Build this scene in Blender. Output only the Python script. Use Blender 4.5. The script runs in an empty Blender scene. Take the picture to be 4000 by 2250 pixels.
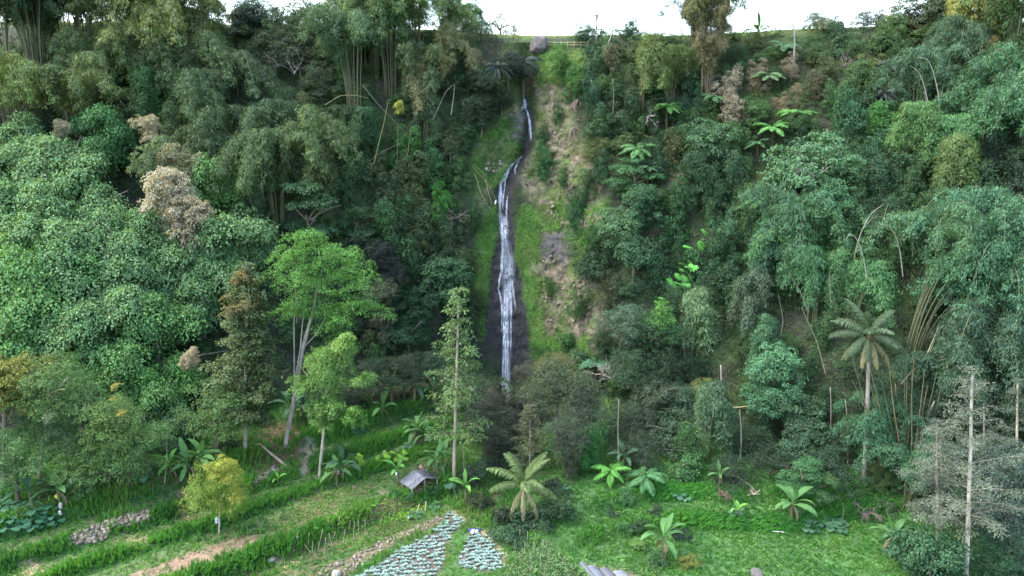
import bpy, math, random
import numpy as np
from mathutils import Vector, Matrix, Euler
from mathutils.bvhtree import BVHTree

# ------------------------------------------------------------------ camera, sky, sun, exposure
SC = bpy.context.scene
COL = SC.collection
F_PX, CAM_Z, HORIZON = 2703.0, 32.0, 500.0          # focal length in photo pixels, drone height, horizon row
PITCH = math.atan((1125 - HORIZON) / F_PX)
cam_d = bpy.data.cameras.new('camera')
cam_d.sensor_width = 36.0
cam_d.lens = F_PX / 4000 * 36.0
cam_d.clip_start, cam_d.clip_end = 0.5, 3000
cam = bpy.data.objects.new('camera', cam_d)
cam.location = (0, 0, CAM_Z)
cam.rotation_euler = (math.pi / 2 - PITCH, 0, 0)
COL.objects.link(cam)
SC.camera = cam

SUN_EL, SUN_AZ = math.radians(58), math.radians(-98)   # veiled sun, high to the left
wd = bpy.data.worlds.new('World')
SC.world = wd
wd.use_nodes = True
nt = wd.node_tree
nt.nodes.clear()
sky = nt.nodes.new('ShaderNodeTexSky')
sky.sky_type = 'NISHITA'
sky.sun_disc = False
sky.sun_elevation = SUN_EL
sky.sun_rotation = SUN_AZ
sky.altitude = 600
sky.air_density = 1.3
sky.dust_density = 4.0
sky.ozone_density = 0.6
bg = nt.nodes.new('ShaderNodeBackground')
bg.inputs['Strength'].default_value = 0.15
out = nt.nodes.new('ShaderNodeOutputWorld')
nt.links.new(sky.outputs[0], bg.inputs[0])
nt.links.new(bg.outputs[0], out.inputs[0])

sun_d = bpy.data.lights.new('sun', 'SUN')
sun_d.energy = 0.8
sun_d.angle = math.radians(50)
sun_d.color = (1.0, 0.95, 0.88)
sun = bpy.data.objects.new('sun', sun_d)
sd = Vector((math.sin(SUN_AZ) * math.cos(SUN_EL), math.cos(SUN_AZ) * math.cos(SUN_EL), math.sin(SUN_EL)))
sun.rotation_euler = sd.to_track_quat('Z', 'Y').to_euler()
sun.location = (0, 120, 120)
COL.objects.link(sun)

vs = SC.view_settings
vs.view_transform = 'Standard'
vs.look = 'None'
vs.gamma = 1.0
vs.exposure = 2.8
vs.use_curve_mapping = False
cy = SC.cycles
cy.max_bounces = 5
cy.diffuse_bounces = 3
cy.glossy_bounces = 2
cy.transmission_bounces = 3
cy.transparent_max_bounces = 6
cy.caustics_reflective = False
cy.caustics_refractive = False

# ------------------------------------------------------------------ pixel <-> world
CP, SP = math.cos(PITCH), math.sin(PITCH)
CAM = np.array([0.0, 0.0, CAM_Z])
def ray(px, py):
    a, b = (px - 2000) / F_PX, (1125 - py) / F_PX
    return Vector((a, CP + b * SP, -SP + b * CP)).normalized()
def pix(P):
    P = np.asarray(P) - CAM
    fw = P[:, 1] * CP - P[:, 2] * SP
    up = P[:, 1] * SP + P[:, 2] * CP
    fw = np.maximum(fw, 0.1)
    return 2000 + F_PX * P[:, 0] / fw, 1125 - F_PX * up / fw

# ------------------------------------------------------------------ noise
def _h(ix, iy, iz, s):
    n = (ix.astype(np.int64) * 374761393 + iy.astype(np.int64) * 668265263 + iz.astype(np.int64) * 2147483647 + s * 974711) & 0x7fffffff
    n = ((n ^ (n >> 13)) * 1274126177) & 0x7fffffff
    n = n ^ (n >> 16)
    return (n & 0xffff) / 65535.0
def vnoise(P, s=0):
    P = np.asarray(P, float)
    i = np.floor(P)
    f = P - i
    f = f * f * (3 - 2 * f)
    x, y, z = i[:, 0], i[:, 1], i[:, 2]
    r = 0
    for dx in (0, 1):
        wx = f[:, 0] if dx else 1 - f[:, 0]
        for dy in (0, 1):
            wy = f[:, 1] if dy else 1 - f[:, 1]
            for dz in (0, 1):
                wz = f[:, 2] if dz else 1 - f[:, 2]
                r = r + wx * wy * wz * _h(x + dx, y + dy, z + dz, s)
    return r
def fbm(P, sc, o=4, s=0):
    P = np.asarray(P, float) / sc
    a, r, t = 1.0, 0, 0
    for k in range(o):
        r = r + a * vnoise(P, s + k * 7)
        t += a
        a *= .5
        P = P * 2.03 + 11.7
    return r / t                                                     # 0..1
def cells(P, sc, s=0):
    """cellular noise: value of the nearest cell, and distance to its border"""
    Q = np.asarray(P, float) / np.asarray(sc)
    i0 = np.floor(Q)
    d1 = np.full(len(Q), 9.0); d2 = np.full(len(Q), 9.0); val = np.zeros(len(Q))
    for dx in (-1, 0, 1):
        for dy in (-1, 0, 1):
            for dz in (-1, 0, 1):
                c = i0 + (dx, dy, dz)
                h = [_h(c[:, 0], c[:, 1], c[:, 2], s + k) for k in range(4)]
                d = np.sqrt(sum((c[:, k] + h[k] - Q[:, k]) ** 2 for k in range(3)))
                near = d < d1
                d2 = np.where(near, d1, np.minimum(d2, d)); val = np.where(near, h[3], val); d1 = np.where(near, d, d1)
    return val, d2 - d1
def sstep(a, b, x):
    t = np.clip((x - a) / (b - a), 0, 1)
    return t * t * (3 - 2 * t)
def in_poly(x, y, poly, soft=8):
    """soft mask of a polygon in photo pixels (1 inside, 0 outside)"""
    x, y = np.asarray(x, float), np.asarray(y, float)
    ins = np.zeros(x.shape, bool)
    d = np.full(x.shape, 1e9)
    n = len(poly)
    for k in range(n):
        x0, y0 = poly[k]
        x1, y1 = poly[(k + 1) % n]
        c = (y0 > y) != (y1 > y)
        xi = (x1 - x0) * (y - y0) / ((y1 - y0) if y1 != y0 else 1e-9) + x0
        ins ^= c & (x < xi)
        ex, ey = x1 - x0, y1 - y0
        t = np.clip(((x - x0) * ex + (y - y0) * ey) / (ex * ex + ey * ey + 1e-9), 0, 1)
        d = np.minimum(d, np.hypot(x - x0 - t * ex, y - y0 - t * ey))
    sd_ = np.where(ins, d, -d)
    return sstep(-soft, soft, sd_)

# ------------------------------------------------------------------ mesh helpers
class Geo:
    """collects quads with one tint per face"""
    def __init__(s):
        s.v, s.f, s.t, s.n = [], [], [], 0
    def add(s, V, F, T=(1, 1, 1)):
        V = np.asarray(V, np.float32).reshape(-1, 3)
        F = np.asarray(F, np.int32).reshape(-1, 4)
        T = np.broadcast_to(np.asarray(T, np.float32), (len(F), 3))
        s.v.append(V); s.f.append(F + s.n); s.t.append(T)
        s.n += len(V)
    def leaves(s, P, D, N, L, W, T, curl=.22, belly=.45):
        n = len(P)
        if n == 0: return
        D = D / (np.linalg.norm(D, axis=1, keepdims=True) + 1e-9)
        S = np.cross(D, N)
        S /= (np.linalg.norm(S, axis=1, keepdims=True) + 1e-9)
        N2 = np.cross(S, D)
        L = np.broadcast_to(np.asarray(L, float), (n,))[:, None]
        W = np.broadcast_to(np.asarray(W, float), (n,))[:, None]
        M = P + D * L * belly + N2 * W * .12
        V = np.stack([P, M + S * W * .5, P + D * L - N2 * L * curl, M - S * W * .5], 1)
        s.add(V.reshape(-1, 3), np.arange(n * 4).reshape(-1, 4), T)
    def tube(s, pts, rad, sides=6, T=(1, 1, 1), cap=False):
        pts = np.asarray(pts, float)
        m = len(pts)
        rad = np.broadcast_to(np.asarray(rad, float), (m,))
        tan = np.gradient(pts, axis=0)
        tan /= (np.linalg.norm(tan, axis=1, keepdims=True) + 1e-9)
        ref = np.array([1.0, 0, 0]) if abs(tan[0][0]) < .8 else np.array([0, 1.0, 0])
        a = np.cross(tan, ref)
        a /= (np.linalg.norm(a, axis=1, keepdims=True) + 1e-9)
        b = np.cross(tan, a)
        th = np.arange(sides) / sides * 2 * math.pi
        V = pts[:, None] + rad[:, None, None] * (a[:, None] * np.cos(th)[None, :, None] + b[:, None] * np.sin(th)[None, :, None])
        F = []
        for i in range(m - 1):
            for k in range(sides):
                k2 = (k + 1) % sides
                F.append((i * sides + k, i * sides + k2, (i + 1) * sides + k2, (i + 1) * sides + k))
        V = V.reshape(-1, 3)
        if cap:
            for i in (0, m - 1):
                for k in range(0, sides - 2, 2):
                    F.append((i * sides, i * sides + k + 1, i * sides + k + 2, i * sides + (k + 3) % sides))
        s.add(V, F, T)
    def mesh(s, name, mat, smooth=False):
        V = np.concatenate(s.v); Fq = np.concatenate(s.f); T = np.concatenate(s.t)
        me = bpy.data.meshes.new(name)
        me.vertices.add(len(V))
        me.vertices.foreach_set('co', V.ravel())
        me.loops.add(len(Fq) * 4)
        me.loops.foreach_set('vertex_index', Fq.ravel())
        me.polygons.add(len(Fq))
        me.polygons.foreach_set('loop_start', np.arange(0, len(Fq) * 4, 4, dtype=np.int32))
        me.update(calc_edges=True)
        at = me.attributes.new('tint', 'FLOAT_COLOR', 'FACE')
        at.data.foreach_set('color', np.concatenate([T, np.ones((len(T), 1), np.float32)], 1).ravel())
        if smooth: me.polygons.foreach_set('use_smooth', np.ones(len(Fq), bool))
        me.materials.append(mat)
        return me

def obj(name, me, parent=None, loc=(0, 0, 0), rot=(0, 0, 0), sc=1.0, color=None):
    o = bpy.data.objects.new(name, me)
    COL.objects.link(o)
    o.parent = parent
    o.location = loc
    o.rotation_euler = rot
    o.scale = (sc, sc, sc) if isinstance(sc, (int, float)) else sc
    if color is not None: o.color = (*color, 1)
    return o
USED = set()
def tag(o, label, cat, group=None):
    o['label'] = label
    o['category'] = cat
    if group: o['group'] = group
    return o
def thing(name, label, cat, loc, rotz=0, group=None):
    o = bpy.data.objects.new(name, None)
    COL.objects.link(o)
    o.location = loc
    o.rotation_euler = (0, 0, rotz)
    return tag(o, label, cat, group)
def stuff(o, label, cat):
    o['kind'] = 'stuff'
    return tag(o, label, cat)

# ------------------------------------------------------------------ materials
def nodes(m):
    m.use_nodes = True
    t = m.node_tree
    t.nodes.clear()
    o = t.nodes.new('ShaderNodeOutputMaterial')
    return t, o
def N(t, kind, **kw):
    n = t.nodes.new(kind)
    for k, v in kw.items(): setattr(n, k, v)
    return n
def leaf_material(name, trans=.28, rough=.6, spec=.2):
    m = bpy.data.materials.new(name)
    t, o = nodes(m)
    oi = N(t, 'ShaderNodeObjectInfo')
    at = N(t, 'ShaderNodeAttribute', attribute_name='tint')
    mul = N(t, 'ShaderNodeMix', data_type='RGBA', blend_type='MULTIPLY')
    mul.inputs['Factor'].default_value = 1
    t.links.new(oi.outputs['Color'], mul.inputs[6])
    t.links.new(at.outputs['Color'], mul.inputs[7])
    gr = N(t, 'ShaderNodeMix', data_type='RGBA', blend_type='MULTIPLY')
    gr.inputs['Factor'].default_value = 1
    gr.inputs[7].default_value = (.97, 1.02, .90, 1)
    t.links.new(mul.outputs[2], gr.inputs[6])
    mul = gr
    p = N(t, 'ShaderNodeBsdfPrincipled')
    p.inputs['Roughness'].default_value = rough
    p.inputs['Specular IOR Level'].default_value = spec
    t.links.new(mul.outputs[2], p.inputs['Base Color'])
    tr = N(t, 'ShaderNodeBsdfTranslucent')
    hs = N(t, 'ShaderNodeMix', data_type='RGBA', blend_type='MULTIPLY')
    hs.inputs['Factor'].default_value = 1
    hs.inputs[7].default_value = (1.35, 1.25, .6, 1)
    t.links.new(mul.outputs[2], hs.inputs[6])
    t.links.new(hs.outputs[2], tr.inputs['Color'])
    mx = N(t, 'ShaderNodeMixShader')
    mx.inputs[0].default_value = trans
    t.links.new(p.outputs[0], mx.inputs[1])
    t.links.new(tr.outputs[0], mx.inputs[2])
    t.links.new(mx.outputs[0], o.inputs[0])
    return m
def solid_material(name, c0, c1, scale=6, rough=.8, bump=.3, stretch=(1, 1, 1), use_obj=False, detail=6, spec=.3):
    m = bpy.data.materials.new(name)
    t, o = nodes(m)
    tc = N(t, 'ShaderNodeTexCoord')
    mp = N(t, 'ShaderNodeMapping')
    mp.inputs['Scale'].default_value = stretch
    t.links.new(tc.outputs['Object'], mp.inputs[0])
    nz = N(t, 'ShaderNodeTexNoise')
    nz.inputs['Scale'].default_value = scale
    nz.inputs['Detail'].default_value = detail
    t.links.new(mp.outputs[0], nz.inputs['Vector'])
    cr = N(t, 'ShaderNodeValToRGB')
    cr.color_ramp.elements[0].position = .3
    cr.color_ramp.elements[1].position = .7
    cr.color_ramp.elements[0].color = (*c0, 1)
    cr.color_ramp.elements[1].color = (*c1, 1)
    t.links.new(nz.outputs[0], cr.inputs[0])
    c = cr.outputs[0]
    if use_obj:
        oi = N(t, 'ShaderNodeObjectInfo')
        mul = N(t, 'ShaderNodeMix', data_type='RGBA', blend_type='MULTIPLY')
        mul.inputs['Factor'].default_value = 1
        t.links.new(oi.outputs['Color'], mul.inputs[6])
        t.links.new(c, mul.inputs[7])
        c = mul.outputs[2]
    p = N(t, 'ShaderNodeBsdfPrincipled')
    p.inputs['Roughness'].default_value = rough
    p.inputs['Specular IOR Level'].default_value = spec
    t.links.new(c, p.inputs['Base Color'])
    if bump:
        b = N(t, 'ShaderNodeBump')
        b.inputs['Strength'].default_value = bump
        b.inputs['Distance'].default_value = .05
        t.links.new(nz.outputs[0], b.inputs['Height'])
        t.links.new(b.outputs[0], p.inputs['Normal'])
    t.links.new(p.outputs[0], o.inputs[0])
    return m
LEAF = leaf_material('leaf')
BARK = solid_material('bark', (.55, .52, .5), (1.15, 1.1, 1.05), 5, .85, .5, (1, 1, .25), True)
CULM = solid_material('bamboo_culm', (.7, .7, .65), (1.1, 1.1, 1.05), 3, .5, .1, (1, 1, .6), True)

# ------------------------------------------------------------------ terrain
FOOT = [(-400, 30), (-90, 42), (-60, 52), (-44, 58), (-35, 62), (-28, 64), (-24, 68), (-20, 73), (-12, 78), (-5, 81), (0, 82), (4, 81), (9, 74), (19, 66.5), (29, 60), (33, 55.5), (38, 51), (50, 46), (90, 36), (400, 20)]
CREST = [(-400, 90), (-60, 96), (-20, 98), (0, 97), (30, 97), (60, 92), (400, 80)]
CRZ = [(-400, 47), (-60, 45.5), (-30, 45.2), (-12, 44.8), (0, 44.0), (20, 43.9), (36, 44.6), (60, 44.8), (400, 46)]
def tabl(tb, x):
    a = np.array(tb, float)
    return np.interp(x, a[:, 0], a[:, 1])
def u_of(x, y): return (x + 14.6) * -.64 + (y - 49.4) * .77
def floor_z(x, y):
    x, y = np.asarray(x, float), np.asarray(y, float)
    u = u_of(x, y) + .35 * (fbm(np.stack([x, y, x * 0], -1).reshape(-1, 3), 3.0, 2, 5).reshape(x.shape) - .5)
    st = lambda e, w=.45: sstep(e - w, e + w, u)
    zl = 1.2 * st(0) + .4 * st(5.6) + .8 * st(8.5) + 1.3 * st(12) + .12 * np.maximum(u - 12.5, 0)
    yy = y - .12 * (x - 12) + .8 * np.sin(x * .35)
    zr = .7 * sstep(50.0, 50.7, yy) + .8 * sstep(53.2, 54.0, yy) + (.02 + .06 * sstep(4, 12, x)) * np.maximum(yy - 55, 0)
    q = sstep(60, 67, y)
    t_ = np.clip((x - .05 * (y - 55) + 1 + 7 * q) / 4.5, 0, 1)
    w = t_ * t_ * (3 - 2 * t_)
    z = zl * (1 - w) + zr * w
    z = z - 1.3 * np.exp(-((x - 1.0 - .3 * np.sin(y * .3)) / 2.2) ** 2) * sstep(54, 60, y)
    return z
def build_terrain():
    xs = np.concatenate([np.linspace(-400, -62, 26, endpoint=False), np.arange(-62, -14, .55), np.arange(-14, -5, .4), np.arange(-5, 13, .22),
                         np.arange(13, 52, .5), np.linspace(52, 400, 27)])
    nf, ns, npl = 120, 190, 26
    yf, yc, zc = tabl(FOOT, xs), tabl(CREST, xs), tabl(CRZ, xs)
    k = np.ones(7) / 7
    core = slice(26, len(xs) - 27)
    yfp = np.convolve(np.pad(yf, 9, 'edge'), np.ones(19) / 19, 'valid')
    yf[core] = yfp[core]
    rows_y, rows_z = [], []
    fr = np.concatenate([np.linspace(-3.2, -.25, 14, endpoint=False), np.linspace(-.25, 1, nf - 14)])
    for a in fr:
        y = 38 + (yf - 38) * a if a >= 0 else 38 + 70 * a
        y = np.broadcast_to(y, xs.shape) + 0.0
        z = floor_z(xs, y)
        rows_y.append(y); rows_z.append(z)
    zf = rows_z[-1]
    left = sstep(-8, -26, xs)
    right = sstep(9, 26, xs)
    for a in np.linspace(0, 1, ns + 1)[1:]:
        b_c = np.interp(a, [0, .1, .45, .6, .72, .9, 1], [0, .14, .56, .70, .84, .975, 1.0])
        b_s = np.interp(a, [0, .12, .5, .8, .93, 1], [0, .11, .56, .86, .97, 1])
        w = np.maximum(left, right)
        b = b_c * (1 - w) + b_s * w
        rows_y.append(yf + (yc - yf) * a); rows_z.append(zf + (zc - zf) * b)
    for a in np.linspace(0, 1, npl + 1)[1:]:
        d = 420 * a ** 2.2
        rows_y.append(yc + d); rows_z.append(zc - .01 * d - .05 * np.maximum(d - 25, 0))
    Y, Z = np.array(rows_y), np.array(rows_z)
    X = np.broadcast_to(xs, Y.shape) + 0.0
    P = np.stack([X, Y, Z], -1).reshape(-1, 3)
    r = np.repeat(np.arange(len(Y)), len(xs))
    fs = np.clip((r - nf) / 12.0, 0, 1) * np.clip((nf + ns + 4 - r) / 14.0, 0, 1)       # on the slope only
    px, py = pix(P)
    jx, jy = px + 40 * (fbm(P, 1.6, 3, 3) - .5), py + 50 * (fbm(P, 1.6, 3, 4) - .5)
    wet = in_poly(jx, jy, WET, 9) * fs
    rx, ry = px + 120 * (fbm(P, 2.0, 4, 13) - .5), py + 120 * (fbm(P, 2.0, 4, 14) - .5)
    rock = np.maximum.reduce([in_poly(rx, ry, p, 22) for p in ROCKS]) * fs * (1 - wet)
    # large folds of the hillside, ledges on the bare rock
    big = fbm(P, 14, 3, 1) - .5
    mid = fbm(P, 4.5, 3, 2) - .5
    fine = np.abs(fbm(P * np.array([1, 1, .8]), 1.3, 4, 9) - .5)
    calm = np.clip(1 - sstep(4, 9, np.abs(P[:, 0] - .5)), 0, 1)
    rsel = np.where((rock > .01) | (wet > .01))[0]
    cv, cb = np.zeros(len(P)), np.ones(len(P))
    cv[rsel], cb[rsel] = cells(P[rsel], (1.0, 1.4, .75), 5)
    cv2, cb2 = np.zeros(len(P)), np.ones(len(P))
    cv2[rsel], cb2[rsel] = cells(P[rsel], (.55, .8, .5), 15)
    P[:, 1] -= fs * (big * 7 * (1 - .8 * calm) + mid * 3.0 * (1 - .6 * calm) - fine * .7 + rock * (.36 * (cv - .5) + .18 * (cv2 - .5) - .22 * sstep(.18, 0, cb)) + wet * (.3 * (cv - .5) - .12 * sstep(.15, 0, cb)))
    # the slot the stream falls through near the top and the shallow trough below it
    z = P[:, 2]
    xg = np.interp(z, [10, 24, 26.5, 29, 33, 36, 42], [-.9, -1.1, .2, 1.4, 2.6, 2.1, 1.6])
    wg = np.interp(z, [0, 20, 26, 30, 42], [2.6, 1.0, .8, .8, 1.0])
    dg = np.interp(z, [0, 10, 22, 26, 29, 40, 43], [-.5, -.3, .5, .9, 2.0, 2.2, 0])
    P[:, 1] += fs * dg * np.exp(-((P[:, 0] - xg) / wg) ** 2)
    rib = np.abs(((P[:, 0] * 1.9 + 1.5 * fbm(P, 2.5, 2, 12)) % 1) - .5)
    P[:, 1] += wet * (rib - .25) * .6
    fl = (1 - fs)
    P[:, 2] += fl * (fbm(P, 2.2, 3, 21) - .5) * .3 * (r < nf)
    nx = len(xs)
    i = np.arange(len(Y) - 1)[:, None] * nx + np.arange(nx - 1)[None]
    Fq = np.stack([i, i + 1, i + nx + 1, i + nx], -1).reshape(-1, 4)
    return P, Fq, fs, wet, rock, r, nf, ns, cv, cb, cv2

WET = [(2036, 380), (2066, 380), (2080, 450), (2090, 530), (2072, 600), (2020, 660), (2004, 760), (1998, 900), (2012, 960), (2040, 1100), (2064, 1300), (2090, 1640), (1876, 1640), (1888, 1400), (1902, 1200), (1924, 1020), (1940, 950), (1944, 860), (1940, 740), (1966, 680), (2030, 600), (2052, 540), (2046, 450)]
ROCKS = [[(2088, 335), (2190, 340), (2225, 450), (2260, 540), (2325, 610), (2335, 850), (2290, 900), (2265, 1000), (2330, 1070), (2355, 1190), (2320, 1330), (2110, 1330), (2092, 1060), (2125, 960), (2125, 840), (2062, 780), (2052, 700), (2088, 570)],
         [(1900, 560), (1960, 560), (1990, 600), (1930, 700), (1880, 860), (1850, 850), (1880, 680)],
         [(2600, 690), (2690, 690), (2670, 850), (2600, 960), (2540, 940)],
         [(2285, 1230), (2345, 1200), (2360, 1380), (2280, 1450)],
         [(1985, 420), (2035, 420), (2050, 560), (2010, 620), (1970, 560)]]
DARKROCK = [[(2130, 905), (2205, 895), (2265, 1000), (2200, 1030), (2120, 1015)], [(1990, 440), (2040, 430), (2056, 560), (2030, 600), (1996, 560)]]
MOSS = [[(2040, 800), (2110, 820), (2110, 1050), (2130, 1300), (2150, 1560), (2085, 1560), (2050, 1200), (2000, 960)],
        [(1880, 850), (1935, 800), (1935, 950), (1900, 1150), (1890, 1330), (1850, 1200), (1850, 950)],
        [(1870, 540), (2000, 430), (2030, 600), (1940, 720), (1870, 760), (1840, 640)],
        [(2110, 200), (2330, 190), (2320, 330), (2200, 330), (2100, 330)],
        [(2100, 800), (2380, 780), (2380, 900), (2120, 900)],
        [(2200, 880), (2330, 860), (2330, 1060), (2240, 1050)],
        [(2100, 1310), (2330, 1310), (2330, 1480), (2120, 1480)]]
CABB1 = [(1752, 1992), (1812, 2030), (1800, 2052), (1770, 2085), (1745, 2130), (1735, 2190), (1700, 2260), (1385, 2260), (1480, 2205), (1570, 2140), (1650, 2100), (1715, 2060), (1740, 2020)]
CABB2 = [(1835, 2078), (1900, 2092), (1930, 2130), (1965, 2170), (1960, 2225), (1880, 2232), (1780, 2218), (1795, 2180), (1812, 2130)]
BEDS = [(500, 2255), (700, 2175), (960, 2095), (1050, 2092), (1030, 2122), (800, 2200), (640, 2262)]
SEED = [(1465, 1962), (1500, 1945), (1650, 1950), (1665, 1985), (1620, 2030), (1480, 2045), (1400, 2060), (1440, 2000)]
STAKEF = [(1400, 2050), (1560, 2020), (1620, 2050), (1500, 2110), (1330, 2165), (1120, 2255), (900, 2255), (1130, 2160), (1290, 2090)]
WEEDY = [(1200, 1960), (1300, 1900), (1440, 1890), (1460, 1920), (1390, 1960), (1240, 2040), (1080, 2110), (1050, 2060)]
STRAW = [[(470, 2080), (580, 2100), (580, 2130), (480, 2135), (440, 2110)], [(1240, 2010), (1330, 1985), (1330, 2015), (1240, 2040)], [(1290, 1890), (1440, 1885), (1450, 1915), (1330, 1925)], [(1060, 2175), (1180, 2200), (1170, 2235), (1040, 2200)], [(80, 2190), (160, 2190), (160, 2260), (60, 2260)], [(1840, 2060), (1900, 2070), (1960, 2140), (1975, 2200), (1930, 2120)], [(1730, 1970), (1820, 2020), (1812, 2035), (1735, 1992)]]
PATH = [(1172, 1682), (1200, 1680), (1222, 1730), (1224, 1775), (1205, 1815), (1212, 1850), (1162, 1850), (1170, 1815), (1190, 1775), (1188, 1730)]
PATH2 = [(1470, 1912), (1540, 1920), (1530, 1938), (1474, 1934)]
LITTER = [[(1040, 1640), (1180, 1660), (1180, 1800), (1130, 1850), (980, 1860), (1000, 1760)], [(420, 1880), (760, 1850), (760, 1895), (420, 1915)], [(690, 1920), (760, 1900), (770, 2020), (700, 2040)]]
STONEW = [[(262, 2105), (330, 2062), (420, 2035), (600, 1982), (602, 2022), (520, 2052), (430, 2070), (410, 2112), (300, 2128)], [(965, 1895), (1080, 1812), (1088, 1836), (1040, 1868), (985, 1908)],
          [(1205, 2252), (1290, 2205), (1400, 2160), (1500, 2105), (1600, 2066), (1735, 2008), (1738, 2035), (1620, 2086), (1530, 2130), (1450, 2185), (1340, 2255)]]
LEAFC = [(1990, 2118), (2090, 2110), (2200, 2170), (2290, 2262), (1975, 2262), (1975, 2180)]
PLAST = [(2262, 2195), (2330, 2205), (2480, 2245), (2500, 2262), (2300, 2262)]

P, TF, TFS, TWET, TROCK, TROW, NF, NS, TCV, TCB, TCV2 = build_terrain()
def floor_masks(px, py, P):
    jx, jy = px + 26 * (fbm(P, .8, 2, 31) - .5), py + 18 * (fbm(P, .8, 2, 32) - .5)
    m = {}
    for k, ps, so in (('cab', [CABB1, CABB2], 6), ('beds', [BEDS], 8), ('seed', [SEED], 8), ('stake', [STAKEF], 14), ('weedy', [WEEDY], 16), ('straw', STRAW, 10),
                      ('path', [PATH, PATH2], 4), ('litter', LITTER, 16), ('leafc', [LEAFC], 8), ('plast', [PLAST], 5), ('wall', STONEW, 5)):
        m[k] = np.maximum.reduce([in_poly(jx, jy, q, so) for q in ps])
    return m
def mixc(c, col, w):
    return c * (1 - w[:, None]) + np.asarray(col) * w[:, None]
TPX, TPY = pix(P)
def colour_terrain():
    n1, n2, n3 = fbm(P, 3, 4, 41), fbm(P, .9, 3, 42), fbm(P, 7, 3, 43)
    c = np.zeros_like(P) + (.026, .031, .02)
    c = mixc(c, (.03, .05, .018), sstep(.4, .65, n1))
    flo = (TROW < NF).astype(float)
    grass = np.array((.04, .095, .026))
    c = c * (1 - flo[:, None]) + (grass * (.7 + .6 * n2[:, None])) * flo[:, None]
    c = mixc(c, (.10, .075, .045), flo * sstep(.56, .7, n1) * .5 * sstep(6, 0, P[:, 0]))
    uu = u_of(P[:, 0], P[:, 1])
    flat_ = np.minimum.reduce([sstep(.4, 1.2, np.abs(uu - e)) for e in (0, 5.6, 8.5, 12)]) * sstep(-5, -9, P[:, 0]) * sstep(13, 11.5, uu) * sstep(0, .6, uu)
    c = mixc(c, (.085, .11, .045), flo * flat_ * .75)
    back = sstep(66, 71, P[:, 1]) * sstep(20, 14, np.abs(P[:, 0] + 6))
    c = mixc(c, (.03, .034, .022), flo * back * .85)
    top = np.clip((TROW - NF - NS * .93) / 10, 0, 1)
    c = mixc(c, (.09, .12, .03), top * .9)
    jx, jy = TPX + 40 * (fbm(P, 1.6, 3, 3) - .5), TPY + 50 * (fbm(P, 1.6, 3, 4) - .5)
    moss = np.maximum.reduce([in_poly(jx, jy, p, 18) for p in MOSS]) * TFS
    c = mixc(c, (.07, .13, .028), moss * .85)
    st_ = fbm(P * np.array([1, 1, .18]), .7, 3, 48)
    rk = np.array((.122, .104, .076)) * (.35 + .4 * n2[:, None] + .6 * st_[:, None] + .22 * TCV[:, None] + .15 * TCV2[:, None]) * (.45 + .55 * sstep(0, .16, TCB))[:, None]
    rk = mixc(rk, (.105, .095, .055), sstep(.52, .66, n1) * .8)
    rk = mixc(rk, (.065, .085, .03), sstep(.51, .62, fbm(P * np.array([1, 1, .5]), 1.3, 3, 47)) * .9)
    w = TROCK[:, None]
    c = c * (1 - w) + rk * w
    dk = np.maximum.reduce([in_poly(jx, jy, p, 14) for p in DARKROCK]) * TFS
    c = mixc(c, (.075, .068, .07), dk)
    wc = np.array((.023, .022, .023)) * (.3 + .7 * n2[:, None] + .7 * st_[:, None])
    c = c * (1 - TWET[:, None]) + wc * TWET[:, None]
    m = floor_masks(TPX, TPY, P)
    for k, col in (('litter', (.12, .075, .045)), ('cab', (.075, .06, .055)), ('beds', (.205, .135, .095)), ('seed', (.10, .075, .04)), ('stake', (.10, .085, .045)), ('weedy', (.11, .095, .05)),
                   ('leafc', (.06, .07, .03)), ('straw', (.27, .21, .125)), ('path', (.22, .175, .135)), ('plast', (.12, .09, .07)), ('wall', (.12, .095, .06))):
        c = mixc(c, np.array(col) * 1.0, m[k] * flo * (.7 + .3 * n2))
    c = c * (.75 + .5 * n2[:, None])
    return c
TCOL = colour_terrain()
# raised furrows of the bare beds
mk = floor_masks(TPX, TPY, P)
al = P[:, 0] * .77 + P[:, 1] * .64
P[:, 2] += mk['beds'] * (TROW < NF) * .24 * np.abs(np.sin(al * 2.6)) ** .7
P[:, 2] += mk['cab'] * (TROW < NF) * .07 * np.sin(al * 6)

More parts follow.
